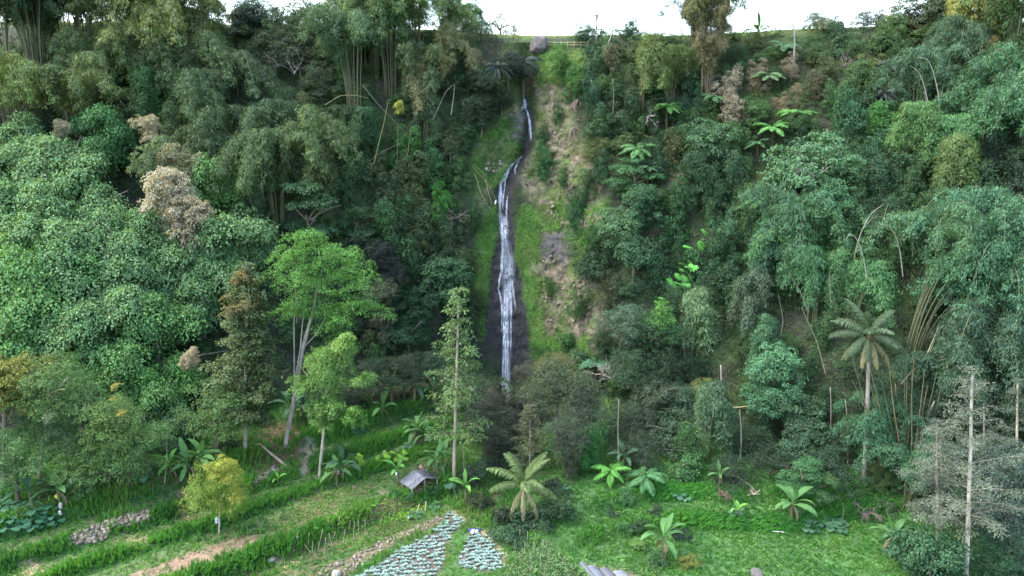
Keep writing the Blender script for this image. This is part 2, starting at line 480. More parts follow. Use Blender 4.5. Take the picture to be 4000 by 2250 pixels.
def ground_material():
    m = bpy.data.materials.new('hillside_ground')
    t, o = nodes(m)
    at = N(t, 'ShaderNodeAttribute', attribute_name='ground_color')
    wa = N(t, 'ShaderNodeAttribute', attribute_name='wet')
    tc = N(t, 'ShaderNodeTexCoord')
    nz = N(t, 'ShaderNodeTexNoise')
    nz.inputs['Scale'].default_value = 3.2
    nz.inputs['Detail'].default_value = 5
    nz.inputs['Roughness'].default_value = .65
    t.links.new(tc.outputs['Object'], nz.inputs['Vector'])
    mr = N(t, 'ShaderNodeMapRange')
    mr.inputs['From Min'].default_value = .3
    mr.inputs['From Max'].default_value = .7
    mr.inputs['To Min'].default_value = .5
    mr.inputs['To Max'].default_value = 1.5
    t.links.new(nz.outputs[0], mr.inputs[0])
    mul = N(t, 'ShaderNodeMix', data_type='RGBA', blend_type='MULTIPLY')
    mul.inputs['Factor'].default_value = 1
    t.links.new(at.outputs['Color'], mul.inputs[6])
    t.links.new(mr.outputs[0], mul.inputs[7])
    p = N(t, 'ShaderNodeBsdfPrincipled')
    t.links.new(mul.outputs[2], p.inputs['Base Color'])
    ro = N(t, 'ShaderNodeMapRange')
    ro.inputs['To Min'].default_value = .95
    ro.inputs['To Max'].default_value = .68
    t.links.new(wa.outputs['Fac'], ro.inputs[0])
    t.links.new(ro.outputs[0], p.inputs['Roughness'])
    p.inputs['Specular IOR Level'].default_value = .25
    b = N(t, 'ShaderNodeBump')
    b.inputs['Strength'].default_value = .8
    b.inputs['Distance'].default_value = .25
    t.links.new(nz.outputs[0], b.inputs['Height'])
    t.links.new(b.outputs[0], p.inputs['Normal'])
    t.links.new(p.outputs[0], o.inputs[0])
    return m
def make_terrain():
    me = bpy.data.meshes.new('terrain')
    me.vertices.add(len(P)); me.vertices.foreach_set('co', P.astype(np.float32).ravel())
    me.loops.add(len(TF) * 4); me.loops.foreach_set('vertex_index', TF.astype(np.int32).ravel())
    me.polygons.add(len(TF)); me.polygons.foreach_set('loop_start', np.arange(0, len(TF) * 4, 4, dtype=np.int32))
    me.update(calc_edges=True)
    a = me.attributes.new('ground_color', 'FLOAT_COLOR', 'POINT')
    a.data.foreach_set('color', np.concatenate([TCOL, np.ones((len(P), 1))], 1).astype(np.float32).ravel())
    a = me.attributes.new('wet', 'FLOAT', 'POINT')
    a.data.foreach_set('value', TWET.astype(np.float32))
    me.polygons.foreach_set('use_smooth', np.ones(len(TF), bool))
    me.materials.append(ground_material())
    o = obj('terrain', me)
    o['kind'] = 'structure'
    o['label'] = 'steep jungle hillside above terraced valley floor'
    return o
make_terrain()
BVH = BVHTree.FromPolygons([tuple(v) for v in P.tolist()], TF.tolist())
VCAM = Vector(CAM)
def hit(px, py):
    h = BVH.ray_cast(VCAM, ray(px, py))
    return h[0] if h[0] is not None else None
def drop(x, y, z=90):
    h = BVH.ray_cast(Vector((x, y, z)), Vector((0, 0, -1)))
    return h[0].z if h[0] is not None else 0.0
def at(px, py, fwd):
    """the point of this photo pixel fwd metres in front of the hillside behind it"""
    d = ray(px, py)
    h = BVH.ray_cast(VCAM, d)
    dist = h[3] if h[0] is not None else 104.0
    return VCAM + d * (dist - fwd)

# ------------------------------------------------------------------ foliage prototypes
RNG = np.random.default_rng(11)
UP = np.array([0, 0, 1.0])
def unit(v): return v / (np.linalg.norm(v, axis=-1, keepdims=True) + 1e-9)
def tints(n, var, rng, warm=.18, cl=None):
    v = rng.uniform(1 - var, 1 + var, n)
    if cl is not None: v = v * cl
    w = rng.normal(0, warm, n)
    return np.stack([v * (1 + w), v * (1 + .35 * w), v * (1 - .5 * w)], -1).clip(.15, 3)
def clump_leaves(g, rng, c, o, nl, rc, L, W, flat=.5, droop=.35, var=.16, cvar=.22, up=.7, warm=.12, curl=.22, ccol=None):
    """leaves in little domes: c centres, o outward directions"""
    n = len(c)
    m = unit(o * (1 - up) + UP * up + rng.normal(0, .15, (n, 3)))
    t1 = unit(np.cross(m, rng.normal(0, 1, (n, 3))))
    t2 = np.cross(m, t1)
    idx = np.repeat(np.arange(n), nl)
    k = len(idx)
    rc0 = rc
    rc = np.broadcast_to(np.asarray(rc, float), (n,))[idx]
    r = np.sqrt(rng.random(k)) * rc * rng.uniform(.7, 1.25, n)[idx]
    a = rng.random(k) * 6.283
    rad = t1[idx] * np.cos(a)[:, None] + t2[idx] * np.sin(a)[:, None]
    pos = c[idx] + rad * r[:, None] - m[idx] * (flat * r * r / rc)[:, None] + rng.normal(0, .12, (k, 3)) * rc[:, None]
    D = unit(rad * (.4 + .6 * (r / rc))[:, None] + rng.normal(0, .35, (k, 3)))
    D = unit(D + np.array([0, 0, -droop]))
    Nn = unit(m[idx] + rng.normal(0, .35, (k, 3)))
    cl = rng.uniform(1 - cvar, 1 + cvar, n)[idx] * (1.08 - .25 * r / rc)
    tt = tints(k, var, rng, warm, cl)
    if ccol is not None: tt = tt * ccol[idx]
    sl = L if np.isscalar(L) else L[idx]
    sw = W if np.isscalar(W) else W[idx]
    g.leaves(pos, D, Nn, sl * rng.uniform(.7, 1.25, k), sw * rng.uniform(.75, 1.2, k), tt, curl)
def blob_centres(rng, blobs, nc, lo=-.45, inner=.72):
    C, O = [], []
    vol = np.array([b[3] * b[4] + b[3] * b[5] + b[4] * b[5] for b in blobs])
    for b, w in zip(blobs, vol / vol.sum()):
        n = max(2, int(nc * w))
        d = unit(rng.normal(0, 1, (n * 3, 3)))
        d = d[d[:, 2] > lo][:n]
        R_ = np.array(b[3:6])
        C.append(np.array(b[:3]) + d * R_ * rng.uniform(inner, 1.03, (len(d), 1)))
        O.append(unit(d / R_))
    return np.concatenate(C), np.concatenate(O)
def rand_blobs(rng, R, H, n, br=(.38, .6), flat=.75):
    """blobs filling an irregular crown of radius R, half-height H round the origin"""
    out_ = []
    for k in range(n):
        d = unit(rng.normal(0, 1, 3))
        q = rng.uniform(.25, .75)
        r = R * rng.uniform(*br)
        out_.append((d[0] * R * q, d[1] * R * q, d[2] * H * q, r, r * rng.uniform(.85, 1.15), r * flat * H / R * rng.uniform(.8, 1.2)))
    return out_

CROWN = {}
def crown(kind, build, n):
    CROWN[kind] = [build(np.random.default_rng(hash_seed(kind, k))) for k in range(n)]
def hash_seed(s, k):
    v = 17 + k * 101
    for ch in s: v = (v * 31 + ord(ch)) & 0xffffff
    return v
# each prototype has a nominal radius of 1 'unit' = R0 metres, kept so that leaves stay near life size
def c_broad(rng, R0=3.0, H=2.6, nb=9, nc=150, nl=34, rc=.55, L=.26, W=.15, br=(.38, .6), **kw):
    g = Geo()
    c, o = blob_centres(rng, rand_blobs(rng, R0, H, nb, br), nc)
    clump_leaves(g, rng, c, o, nl, rc, L, W, **kw)
    return g.mesh('crown_leaves', LEAF)
def vine(rng):
    """a bush smothered by creepers that hang in curtains"""
    g = Geo()
    bl = [(rng.normal(0, .8), rng.normal(0, .5), rng.uniform(-2.2, 1.6), rng.uniform(.7, 1.2), rng.uniform(.7, 1.0), rng.uniform(1.2, 2.0)) for _ in range(8)]
    c, o = blob_centres(rng, bl, 280, -.8)
    clump_leaves(g, rng, c, o, 24, .33, .155, .10, flat=.9, droop=1.1, up=.35, cvar=.3)
    return g.mesh('crown_leaves', LEAF)
def feather(rng):
    """wide bright crown of feathery fans, leaning to one side"""
    g = Geo()
    core = [(-1.9, 0, 3.5), (-.3, .3, 3.8), (1.2, 0, 2.7), (-1.2, -.6, 2.3), (.6, -.8, 1.6), (2.6, .2, .9), (-1.0, -.5, .6), (1.4, -.9, -.2), (3.1, 0, -.7), (-1.7, -.4, -2.0), (2.2, -.4, -1.8), (.5, .4, -.9), (1.4, 0, -3.2), (2.4, .2, -4.0), (-2.3, .3, 1.2), (-2.4, .2, 2.6), (-2.2, 0, -.2), (-1.4, -.3, -1.0), (-.2, -.2, -2.0), (.7, 0, -2.6), (-2.4, .2, -2.4), (3.3, .2, .4), (.3, 0, 2.8), (2.0, .3, 1.9), (1.6, 0, .6), (3.6, .3, -1.8), (.2, -.3, .3)]
    bl = []
    for x, y, z in core:
        for _ in range(3):
            q = rng.normal(0, .75, 3)
            bl.append((x + q[0], y + q[1], z + q[2] * .6, rng.uniform(.7, 1.2), rng.uniform(.7, 1.2), rng.uniform(.5, .85)))
    c, o = blob_centres(rng, bl, 1150, -.3, .8)
    clump_leaves(g, rng, c, o, 26, .42, .16, .06, flat=.5, droop=.2, up=.7, cvar=.28, var=.25, warm=.14)
    return g.mesh('crown_leaves', LEAF)
def layer(rng):
    g = Geo()
    bl = []
    for k in range(9):
        a = rng.random() * 6.28
        z = rng.uniform(-1.6, 2.2)
        q = 2.2 * (1 - max(0, z) / 3.2) * rng.uniform(.5, 1)
        bl.append((q * math.cos(a), q * math.sin(a), z, rng.uniform(1.0, 1.5), rng.uniform(1.0, 1.5), .4))
    c, o = blob_centres(rng, bl, 240, -.1, .6)
    clump_leaves(g, rng, c, o, 34, .4, .19, .10, flat=.45, droop=.45, up=.85, cvar=.22)
    return g.mesh('crown_leaves', LEAF)

crown('broad', lambda r: c_broad(r, 3.0, 2.8, 14, 300, 34, .44, .20, .115, flat=.75, droop=.45), 4)              # mid-size irregular crown
crown('small', lambda r: c_broad(r, 1.5, 1.4, 7, 85, 30, .32, .17, .09), 4)                                  # bush or sapling
crown('fine', lambda r: c_broad(r, 3.0, 2.9, 15, 400, 30, .38, .15, .068, droop=.25, warm=.14), 3)            # small leaves
crown('sparse', lambda r: c_broad(r, 2.4, 2.8, 14, 150, 16, .42, .18, .085, droop=.3), 3)                     # sky shows through
crown('big', lambda r: c_broad(r, 4.2, 3.9, 24, 470, 42, .62, .20, .145, br=(.24, .42), flat=.95, droop=.5, up=.6, cvar=.24, var=.1, warm=.08), 4)  # overlapping heart leaves
crown('vine', lambda r: vine(r), 4)
crown('feather', lambda r: feather(r), 1)
crown('layer', lambda r: layer(r), 3)                                                                      # flat tiers on visible limbs

def twigs_mesh(rng, name, n, R, up=.3, levels=3, r0=.05, gravity=0.0):
    """bare branching: n stems from the origin"""
    g = Geo()
    def br(p, d, l, r, lv):
        k = 5
        pts = [p]
        for i in range(k):
            d = unit(d + rng.normal(0, .14, 3) + np.array([0, 0, -gravity]))
            pts.append(pts[-1] + d * l / k)
        g.tube(pts, np.linspace(r, r * .5, k + 1), 4)
        if lv:
            for _ in range(rng.integers(2, 5)):
                q = rng.integers(2, k + 1)
                br(pts[q], unit(d + rng.normal(0, .7, 3)), l * rng.uniform(.45, .7), r * .55, lv - 1)
    for _ in range(n):
        br(np.zeros(3), unit(np.array([*rng.normal(0, 1, 2), rng.uniform(-.2, 1) + up])), R * rng.uniform(.5, .8), r0, levels)
    return g.mesh(name, BARK)

# bamboo: culms that rise and arch over, sprays of narrow leaves hanging from the upper part
def bamboo(rng, n=12, H=9.0, spread=3.2, lean=(0, 0), arch=1.0, lo=.34, dens=1.0, L=.27, W=.06):
    culms, g = [], Geo()
    for k in range(n):
        a = rng.random() * 6.283
        hk = H * rng.uniform(.65, 1.05)
        sp = spread * rng.uniform(.35, 1.1)
        dirx, diry = math.cos(a) * sp + lean[0], math.sin(a) * sp + lean[1]
        b0 = np.array([math.cos(a) * .5, math.sin(a) * .5, 0]) * rng.uniform(.3, 1.4)
        s = np.linspace(0, 1, 15)
        kk = 1.75 + .45 * arch * rng.uniform(.7, 1.25)
        hx = .15 * s + .85 * (1 - np.cos(s * 1.9)) / 1.32
        pts = b0 + np.stack([dirx * hx, diry * hx, hk * np.sin(s * kk)], -1)
        gc = Geo()
        gc.tube(pts, np.linspace(.055, .014, 15), 5)
        culms.append(gc.mesh('culm_mesh', CULM))
        m = int(34 * dens)
        q = np.sort(rng.uniform(lo, 1, m)) ** .9
        node = np.stack([np.interp(q, s, pts[:, j]) for j in range(3)], -1)
        ns_ = 4
        nb = np.repeat(node, ns_, 0)
        ln = np.repeat(np.interp(q, [lo, .6, 1], [.35, .75, .6]), ns_) * rng.uniform(.5, 1.3, m * ns_)
        th = rng.random(m * ns_) * 6.283
        tip = nb + np.stack([np.cos(th) * ln, np.sin(th) * ln, -ln * rng.uniform(.3, 1.5, m * ns_) + .1], -1)
        for fr_, nl in ((.55, 3), (1.0, 6)):
            c = nb + (tip - nb) * fr_
            i = np.repeat(np.arange(len(c)), nl)
            pos = c[i] + rng.normal(0, .12, (len(i), 3))
            D = np.stack([np.cos(th[i]) * .55, np.sin(th[i]) * .55, np.full(len(i), -.75)], -1) + rng.normal(0, .38, (len(i), 3))
            Nn = np.stack([np.cos(th[i]), np.sin(th[i]), np.full(len(i), .8)], -1) + rng.normal(0, .4, (len(i), 3))
            cl = rng.uniform(.75, 1.25, len(c))[i] * rng.uniform(.85, 1.15)
            g.leaves(pos, D, Nn, L * rng.uniform(.7, 1.25, len(i)), W * rng.uniform(.8, 1.3, len(i)), tints(len(i), .22, rng, .14, cl), .15, .4)
    return culms, g.mesh('bamboo_leaves', LEAF)
BAMBOO = {'tall': [bamboo(np.random.default_rng(s), 15, 13.0, 4.6, arch=.9, dens=1.5) for s in (1, 2, 3)],
          'wide': [bamboo(np.random.default_rng(s), 15, 9.5, 5.6, arch=1.7, lo=.2, dens=1.5) for s in (4, 5, 6)],
          'lean': [bamboo(np.random.default_rng(7), 18, 11.5, 2.6, (7.5, -.5), arch=1.0, lo=.42, dens=1.6)],
          'plume': [bamboo(np.random.default_rng(s), 8, 8.5, 1.9, (1.2, -1.0), arch=2.0, lo=.35, dens=1.9) for s in (9, 10)],
          'thin': [bamboo(np.random.default_rng(s), 20, 12.5, 2.0, arch=.1, lo=.3, dens=.6) for s in (12,)],
          'drape': [bamboo(np.random.default_rng(14), 6, 8.0, 1.1, (1.3, -.5), arch=2.6, lo=.3, dens=2.2)]}
BHT = {'tall': 13.0, 'wide': 9.5, 'lean': 11.5, 'plume': 8.5, 'thin': 12.5, 'drape': 8.0}

# slender tree: straight pale trunk, whorls of thin limbs with small leaves
def slender(rng, H=12, z0=.35, R=2.6, nwh=15, per=5, dens=1.0, L=.2, W=.085, rise=.35, thin=1.0):
    g, w = Geo(), Geo()
    for k in range(nwh):
        f = k / (nwh - 1)
        z = H * (z0 + (1 - z0) * f)
        lb = R * (1 - f * .93) ** .8 * rng.uniform(.75, 1.1) * (0.75 + .25 * min(1, f * 5)) + .15
        for j in range(per):
            a = rng.random() * 6.283
            l = lb * rng.uniform(.6, 1.1)
            s = np.linspace(0, 1, 6)
            pts = np.stack([np.cos(a) * l * s, np.sin(a) * l * s, z + l * (rise * s + .12 * s * s - .25 * s ** 3)], -1)
            w.tube(pts, np.linspace(.022, .006, 6), 3)
            m = max(3, int(l * 9 * dens))
            q = rng.uniform(.25, 1.05, m)
            c = np.stack([np.interp(q, s, pts[:, i]) for i in range(3)], -1)
            side = np.array([-math.sin(a), math.cos(a), 0])
            c = c + side * (rng.uniform(-.45, .45, m) * (1.15 - q) * min(1, l) * 1.2)[:, None] + rng.normal(0, .06, (m, 3))
            o = np.tile(np.array([math.cos(a), math.sin(a), .3]), (m, 1))
            clump_leaves(g, rng, c, unit(o), int(11 * thin), .3, L, W, flat=.4, droop=.2, up=.8, cvar=.2, warm=.1)
    return g.mesh('crown_leaves', LEAF), w.mesh('limb_mesh', BARK)
SLENDER = {'dense': slender(np.random.default_rng(21), 12, .26, 2.6, 16, 6, .5), 'dark': slender(np.random.default_rng(22), 12, .2, 2.4, 18, 6, 1.2, .2, .09),
           'airy': slender(np.random.default_rng(23), 12, .25, 3.3, 13, 5, .85, .15, .05, .4, 1.1), 'airy_b': slender(np.random.default_rng(24), 12, .3, 3.0, 11, 5, .85, .15, .05, .3, 1.1)}

# fronds and big leaves, all growing along +x from the origin
def frond(length, rise, sag, n, lf, wf, hang, rng, twist=.0, rr=.03):
    g = Geo()
    s = np.linspace(0, 1, 12)
    ang = rise - (rise + sag) * s ** 1.15
    dx, dz = np.cos(ang), np.sin(ang)
    x = np.concatenate([[0], np.cumsum((dx[1:] + dx[:-1]) / 2)]) * length / 11
    z = np.concatenate([[0], np.cumsum((dz[1:] + dz[:-1]) / 2)]) * length / 11
    pts = np.stack([x, 0 * x, z], -1)
    g.tube(pts, np.linspace(rr, rr * .25, 12), 4, (1.1, 1.05, .9))
    q = np.linspace(.16, 1, n)
    c = np.stack([np.interp(q, s, pts[:, i]) for i in range(3)], -1)
    t = np.stack([np.interp(q, s, dx), 0 * q, np.interp(q, s, dz)], -1)
    ln = lf * np.sin(np.clip(q * 1.05 - .05, 0, 1) * math.pi * .8 + .35).clip(.15, 1)
    for sd_ in (-1, 1):
        D = t * .55 + np.array([0, sd_, 0]) + np.array([0, 0, -hang]) + rng.normal(0, .1, (n, 3))
        g.leaves(c, D, np.cross(t, np.array([0, sd_, 0])) * sd_ + rng.normal(0, .15, (n, 3)), ln * rng.uniform(.85, 1.1, n), wf, tints(n, .15, rng, .08), .3, .4)
    return g.mesh('frond_mesh', LEAF)
_r = np.random.default_rng(31)
PALMF = [frond(4.2, e, s_, 46, .85, .075, h, _r, rr=.045) for e, s_, h in ((1.35, -.3, .25), (1.0, .35, .5), (.6, .75, .8), (.2, 1.1, 1.1), (-.35, 1.35, 1.2))]
FERNF = [frond(2.3, e, s_, 26, .52, .13, .25, _r, rr=.025) for e, s_ in ((.75, .55), (.45, .7), (.15, .8))]
SUGARF = [frond(3.6, e, s_, 60, .62, .06, h, _r, rr=.04) for e, s_, h in ((.9, .9, .8), (.4, 1.2, 1.0), (0, 1.3, 1.2))]
def blade(length, width, rise, sag, rng, ragged=.1, fold=.28, n=9, pet=.18):
    g = Geo()
    s = np.linspace(0, 1, n + 1)
    ang = rise - (rise + sag) * s ** 1.3
    x = np.concatenate([[0], np.cumsum((np.cos(ang[1:]) + np.cos(ang[:-1])) / 2)]) * length / n
    z = np.concatenate([[0], np.cumsum((np.sin(ang[1:]) + np.sin(ang[:-1])) / 2)]) * length / n
    wd_ = np.where(s < pet, .03, width * np.sin(np.clip((s - pet) / (1 - pet), 0, 1) * math.pi * .93 + .2).clip(.06, 1) ** .6)
    V, F = [], []
    for k in range(n + 1):
        nx, nz = -math.sin(ang[k]), math.cos(ang[k])
        for sd_ in (-1, 0, 1):
            w = wd_[k] * .5 * (1 + rng.uniform(-ragged, ragged))
            V.append((x[k] + nx * fold * w * abs(sd_), sd_ * w, z[k] + nz * fold * w * abs(sd_)))
    for k in range(n):
        for j in (0, 1):
            F.append((k * 3 + j, k * 3 + j + 1, k * 3 + j + 4, k * 3 + j + 3))
    T = np.repeat(rng.uniform(.88, 1.12, (len(F), 1)), 3, 1)
    g.add(V, F, T)
    g.tube(np.stack([x, 0 * x, z - .01], -1), np.linspace(.035, .008, n + 1), 4, (1.5, 1.45, 1.2))
    return g.mesh('leaf_blade', LEAF)
_r = np.random.default_rng(33)
BANF = [blade(1.9, .46, e, s_, _r) for e, s_ in ((1.4, -1.0), (1.15, .1), (.85, .6), (.5, 1.0), (.1, 1.3))]
BAND = blade(1.25, .26, -.7, 1.5, _r, .35, .5)                         # withered, hanging
TAROF = [blade(1.0, .62, 1.25, .9, _r, .05, .12, 9, .45), blade(.9, .55, .95, 1.0, _r, .05, .12, 9, .42)]
def lobed(rng):
    """broad lobed leaf"""
    g = Geo()
    for a in np.linspace(-1.5, 1.5, 7):
        l = .8 * (1 - .1 * abs(a))
        g.leaves(np.zeros((1, 3)), np.array([[math.cos(a), math.sin(a), -.25]]), np.array([[.1, 0, 1.0]]), l, .42, (1, 1, 1), .1, .55)
    return g.mesh('lobed_leaf', LEAF)
LOBED = lobed(_r)

# ------------------------------------------------------------------ things that grow
def trunk_mesh(rng, h, r, top, limbs=(), bend=.06, sides=7):
    g = Geo()
    k = 9
    s = np.linspace(0, 1, k)
    off = np.cumsum(rng.normal(0, bend * h / k, (k, 2)), 0) * s[:, None]
    off = off - off[-1] * s[:, None]
    pts = np.stack([top[0] * s + off[:, 0], top[1] * s + off[:, 1], h * s], -1)
    pts[0, 2] = -.3
    g.tube(pts, np.linspace(r * 1.15, r * .55, k), sides)
    for lx, ly, lz, q in limbs:
        a = np.array([np.interp(q, s, pts[:, i]) for i in range(3)])
        b = np.array([lx, ly, lz])
        t = np.linspace(0, 1, 6)[:, None]
        mid = a * (1 - t) + b * t + np.array([0, 0, 1]) * (.12 * np.linalg.norm(b - a)) * (t * (1 - t)) * 2
        g.tube(mid, np.linspace(r * .5, r * .12, 6), 5)
    return g.mesh('trunk_mesh', BARK)
PALE, GREY, BROWN = (.33, .295, .235), (.16, .145, .125), (.09, .07, .055)
R0 = {'broad': 3.0, 'small': 1.5, 'fine': 3.0, 'sparse': 2.6, 'big': 4.2, 'vine': 2.2, 'feather': 4.2, 'layer': 2.6}
_cnt = [0]
def root_at(c, depth, front=False):
    """where on the hillside behind or under a crown its stem is rooted"""
    if front and drop(c.x, c.y, 90) > c.z - depth + .5:
        for k in range(1, 60):
            y = c.y - .2 * k
            g0 = drop(c.x, y, 90)
            if g0 <= c.z - depth: return Vector((c.x, y, g0))
        return Vector((c.x, c.y, min(c.z - .3, drop(c.x, c.y, 90))))
    for k in range(70):
        y = c.y + .25 * k
        g0 = drop(c.x, y, 90)
        if g0 > c.z - depth:
            return Vector((c.x, y, min(g0, c.z - .3)))
    return Vector((c.x, c.y, drop(c.x, c.y, 90)))
def tree(kind, px, py, r, color, label, name='broadleaf_tree', cat='tree', fwd=None, base=None, trunk=GREY, tr=None, group=None, sz=1.0, limbs=5):
    """crown centred on this photo pixel; r is the crown radius in metres"""
    _cnt[0] += 1
    rng = np.random.default_rng(1000 + _cnt[0])
    if base is not None:
        b = hit(*base)
        d = ray(px, py)
        c = VCAM + d * (b.y / d.y)
    else:
        c = at(px, py, r * .8 if fwd is None else fwd)
        b = root_at(c, 1.25 * r * sz + .4) if drop(c.x, c.y, 90) < c.z - .8 else Vector((c.x, c.y, min(c.z - .5, drop(c.x, c.y, 90))))
    e = thing(name, label, cat, b, 0, group)
    h = max(.6, c.z - b.z)
    top = (c.x - b.x, c.y - b.y)
    L_ = [(top[0] + rng.normal(0, .45) * r, top[1] + rng.normal(0, .4) * r, h + rng.uniform(-.3, .6) * r, rng.uniform(.55, .95)) for _ in range(limbs)]
    obj('trunk', trunk_mesh(rng, h, tr or max(.07, .035 * r + .012 * h), top, L_), e, color=trunk)
    s = r / R0[kind]
    v = CROWN[kind][rng.integers(len(CROWN[kind]))]
    obj('crown', v, e, (*top, h), (0, 0, rng.random() * 6.28 if kind != 'feather' else 0), (s, s, s * sz), color)
    return e
def accent(name, e, px, py, r, color, sz=1.0, near=.6, kind='small'):
    """a differently coloured spray of leaves that belongs to tree e"""
    rng = np.random.default_rng(int(px * 3 + py))
    c = VCAM + ray(px, py) * ((e.location.y - near) / ray(px, py).y)
    s = r / R0[kind]
    return obj(name, CROWN[kind][rng.integers(len(CROWN[kind]))], e, c - e.location, (0, 0, rng.random() * 6.28), (s, s, s * sz), color)
def shrub(kind, px, py, r, color, label, name='shrub', cat='shrub', **kw):
    return tree(kind, px, py, r, color, label, name, cat, limbs=4, trunk=BROWN, tr=.04, **kw)
def bamboo_clump(kind, px, py, s, color, label, fwd=3.0, hc=None, rot=None, culm=(.085, .095, .05), lift=.62, ground=False, mir=1, keep=99):
    """px, py: the middle of the leafy mass"""
    _cnt[0] += 1
    rng = np.random.default_rng(3000 + _cnt[0])
    var = BAMBOO[kind][rng.integers(len(BAMBOO[kind]))]
    Hn = BHT[kind] * s * lift
    c = at(px, py, fwd)
    b = root_at(c, Hn, True)
    e = thing('bamboo_clump', label, 'bamboo', b)
    rz = rng.random() * 6.28 if rot is None else rot
    sc = (s * mir, s, s)
    for m in var[0][:keep]: obj('culm', m, e, (0, 0, -.1), (0, 0, rz), sc, culm)
    obj('crown', var[1], e, (0, 0, 0), (0, 0, rz), sc, color)
    return e
def slender_tree(kind, base, top_py, color, label, trunk=PALE, wid=1.0, tr=.16, lean=0):
    b = hit(*base)
    d = ray(base[0] + lean, top_py)
    t = VCAM + d * (b.y / d.y)
    h = t.z - b.z
    e = thing('slender_tree', label, 'tree', b)
    rng = np.random.default_rng(int(base[0]))
    obj('trunk', trunk_mesh(rng, h * .97, tr, (t.x - b.x, 0), (), .015), e, color=trunk)
    s = h / 12
    lv, wd_ = SLENDER[kind]
    tilt = (0, math.atan2(t.x - b.x, h), 0)
    c = obj('crown', lv, e, rot=tilt, sc=(s * wid, s * wid, s), color=color)
    obj('limbs', wd_, c, color=tuple(.6 * q for q in trunk))['kind'] = 'stuff'
    return e
def pole(name, p0, p1, r, color, label, cat, bend=0.0, fwd=.6, mat=None, r1=None, group=None, kids=0, hang=None):
    """bare stem between two photo pixels, at the hillside's own distance"""
    a, b = at(*p0, fwd), at(*p1, fwd + (0 if hang is None else hang))
    if hang is None:
        d = ray(*p1)
        b = VCAM + d * (a.y / d.y)
    s = np.linspace(0, 1, 10)[:, None]
    v = np.array(b - a)
    pts = v * s + np.array([bend, 0, abs(bend) * .4]) * (s * (1 - s) * 4)
    pts[0] -= v * .04
    g = Geo()
    g.tube(pts, np.linspace(r, r * .6 if r1 is None else r1, 10), 6, cap=True)
    return tag(obj(name, g.mesh('stem_mesh', mat or BARK), None, a, color=color), label, cat, group)
def arch_culm(pts, r, color, label, fwd=1.5, group=None):
    W_ = [at(x, y, fwd) for x, y in pts]
    y0 = W_[0].y
    W_ = [VCAM + ray(x, y) * (y0 / ray(x, y).y) for x, y in pts]
    a = W_[0]
    Q = np.array([np.array(w - a) for w in W_])
    t = np.linspace(0, len(Q) - 1, 24)
    Qs = np.stack([np.interp(t, np.arange(len(Q)), Q[:, i]) for i in range(3)], -1)
    for _ in range(3): Qs[1:-1] = (Qs[:-2] + Qs[1:-1] * 2 + Qs[2:]) / 4
    g = Geo()
    g.tube(Qs, np.linspace(r, r * .45, 24), 6)
    o = obj('bamboo_cane', g.mesh('cane_mesh', CULM), None, a, color=color)
    return tag(o, label, 'bamboo cane', group)
def banana(px, py, s, label, n=8, color=(.085, .19, .055), base=None, dead=2, stem=(.10, .11, .06), up=1.5, group=None, deadc=(.15, .115, .075)):
    """px, py: foot of the pseudostem"""
    _cnt[0] += 1
    rng = np.random.default_rng(5000 + _cnt[0])
    b = hit(px, py)
    e = thing('banana_plant', label, 'banana plant', b, rng.random() * 6.28, group)
    h = up * s
    g = Geo()
    g.tube([(0, 0, -.2), (.02, 0, h * .4), (.05, .02, h * .8), (.05, .02, h * 1.06)], np.array([.14, .12, .09, .05]) * s, 8)
    obj('stem', g.mesh('stem_mesh', BARK), e, color=stem)
    for k in range(n):
        v = [0, 1, 1, 2, 2, 3, 3, 4, 2, 4][k % 10]
        q = rng.uniform(.8, 1.15)
        obj('leaf', BANF[v], e, (.05, .02, h * (1.02 - .015 * k)), (rng.normal(0, .15), 0, k * 2.4 + rng.normal(0, .3)), s * q, tuple(np.array(color) * rng.uniform(.8, 1.25)))
    for k in range(dead):
        obj('dead_leaf', BAND, e, (.05, 0, h * .92), (0, 0, k * 2.6 + 1), s, deadc)
    return e
def fern(px, py, s, label, color=(.075, .17, .05), n=13, fwd=2.0, tr=1.8, group=None):
    """px, py: centre of the rosette"""
    _cnt[0] += 1
    rng = np.random.default_rng(6000 + _cnt[0])
    c = at(px, py, fwd)
    g0 = max(drop(c.x, c.y, c.z), c.z - tr * 2)
    e = thing('tree_fern', label, 'tree fern', (c.x, c.y, g0), 0, group)
    h = c.z - g0
    g = Geo()
    g.tube([(0, 0, -.2), (.05, 0, h * .5), (0, 0, h)], [.13, .1, .08], 7)
    obj('trunk', g.mesh('trunk_mesh', BARK), e, color=(.06, .045, .035))
    for k in range(n):
        obj('frond', FERNF[rng.integers(3)], e, (0, 0, h), (rng.normal(0, .1), rng.normal(0, .1), k * 6.283 / n + rng.normal(0, .12)), s * rng.uniform(.85, 1.1), tuple(np.array(color) * rng.uniform(.85, 1.2)))
    return e

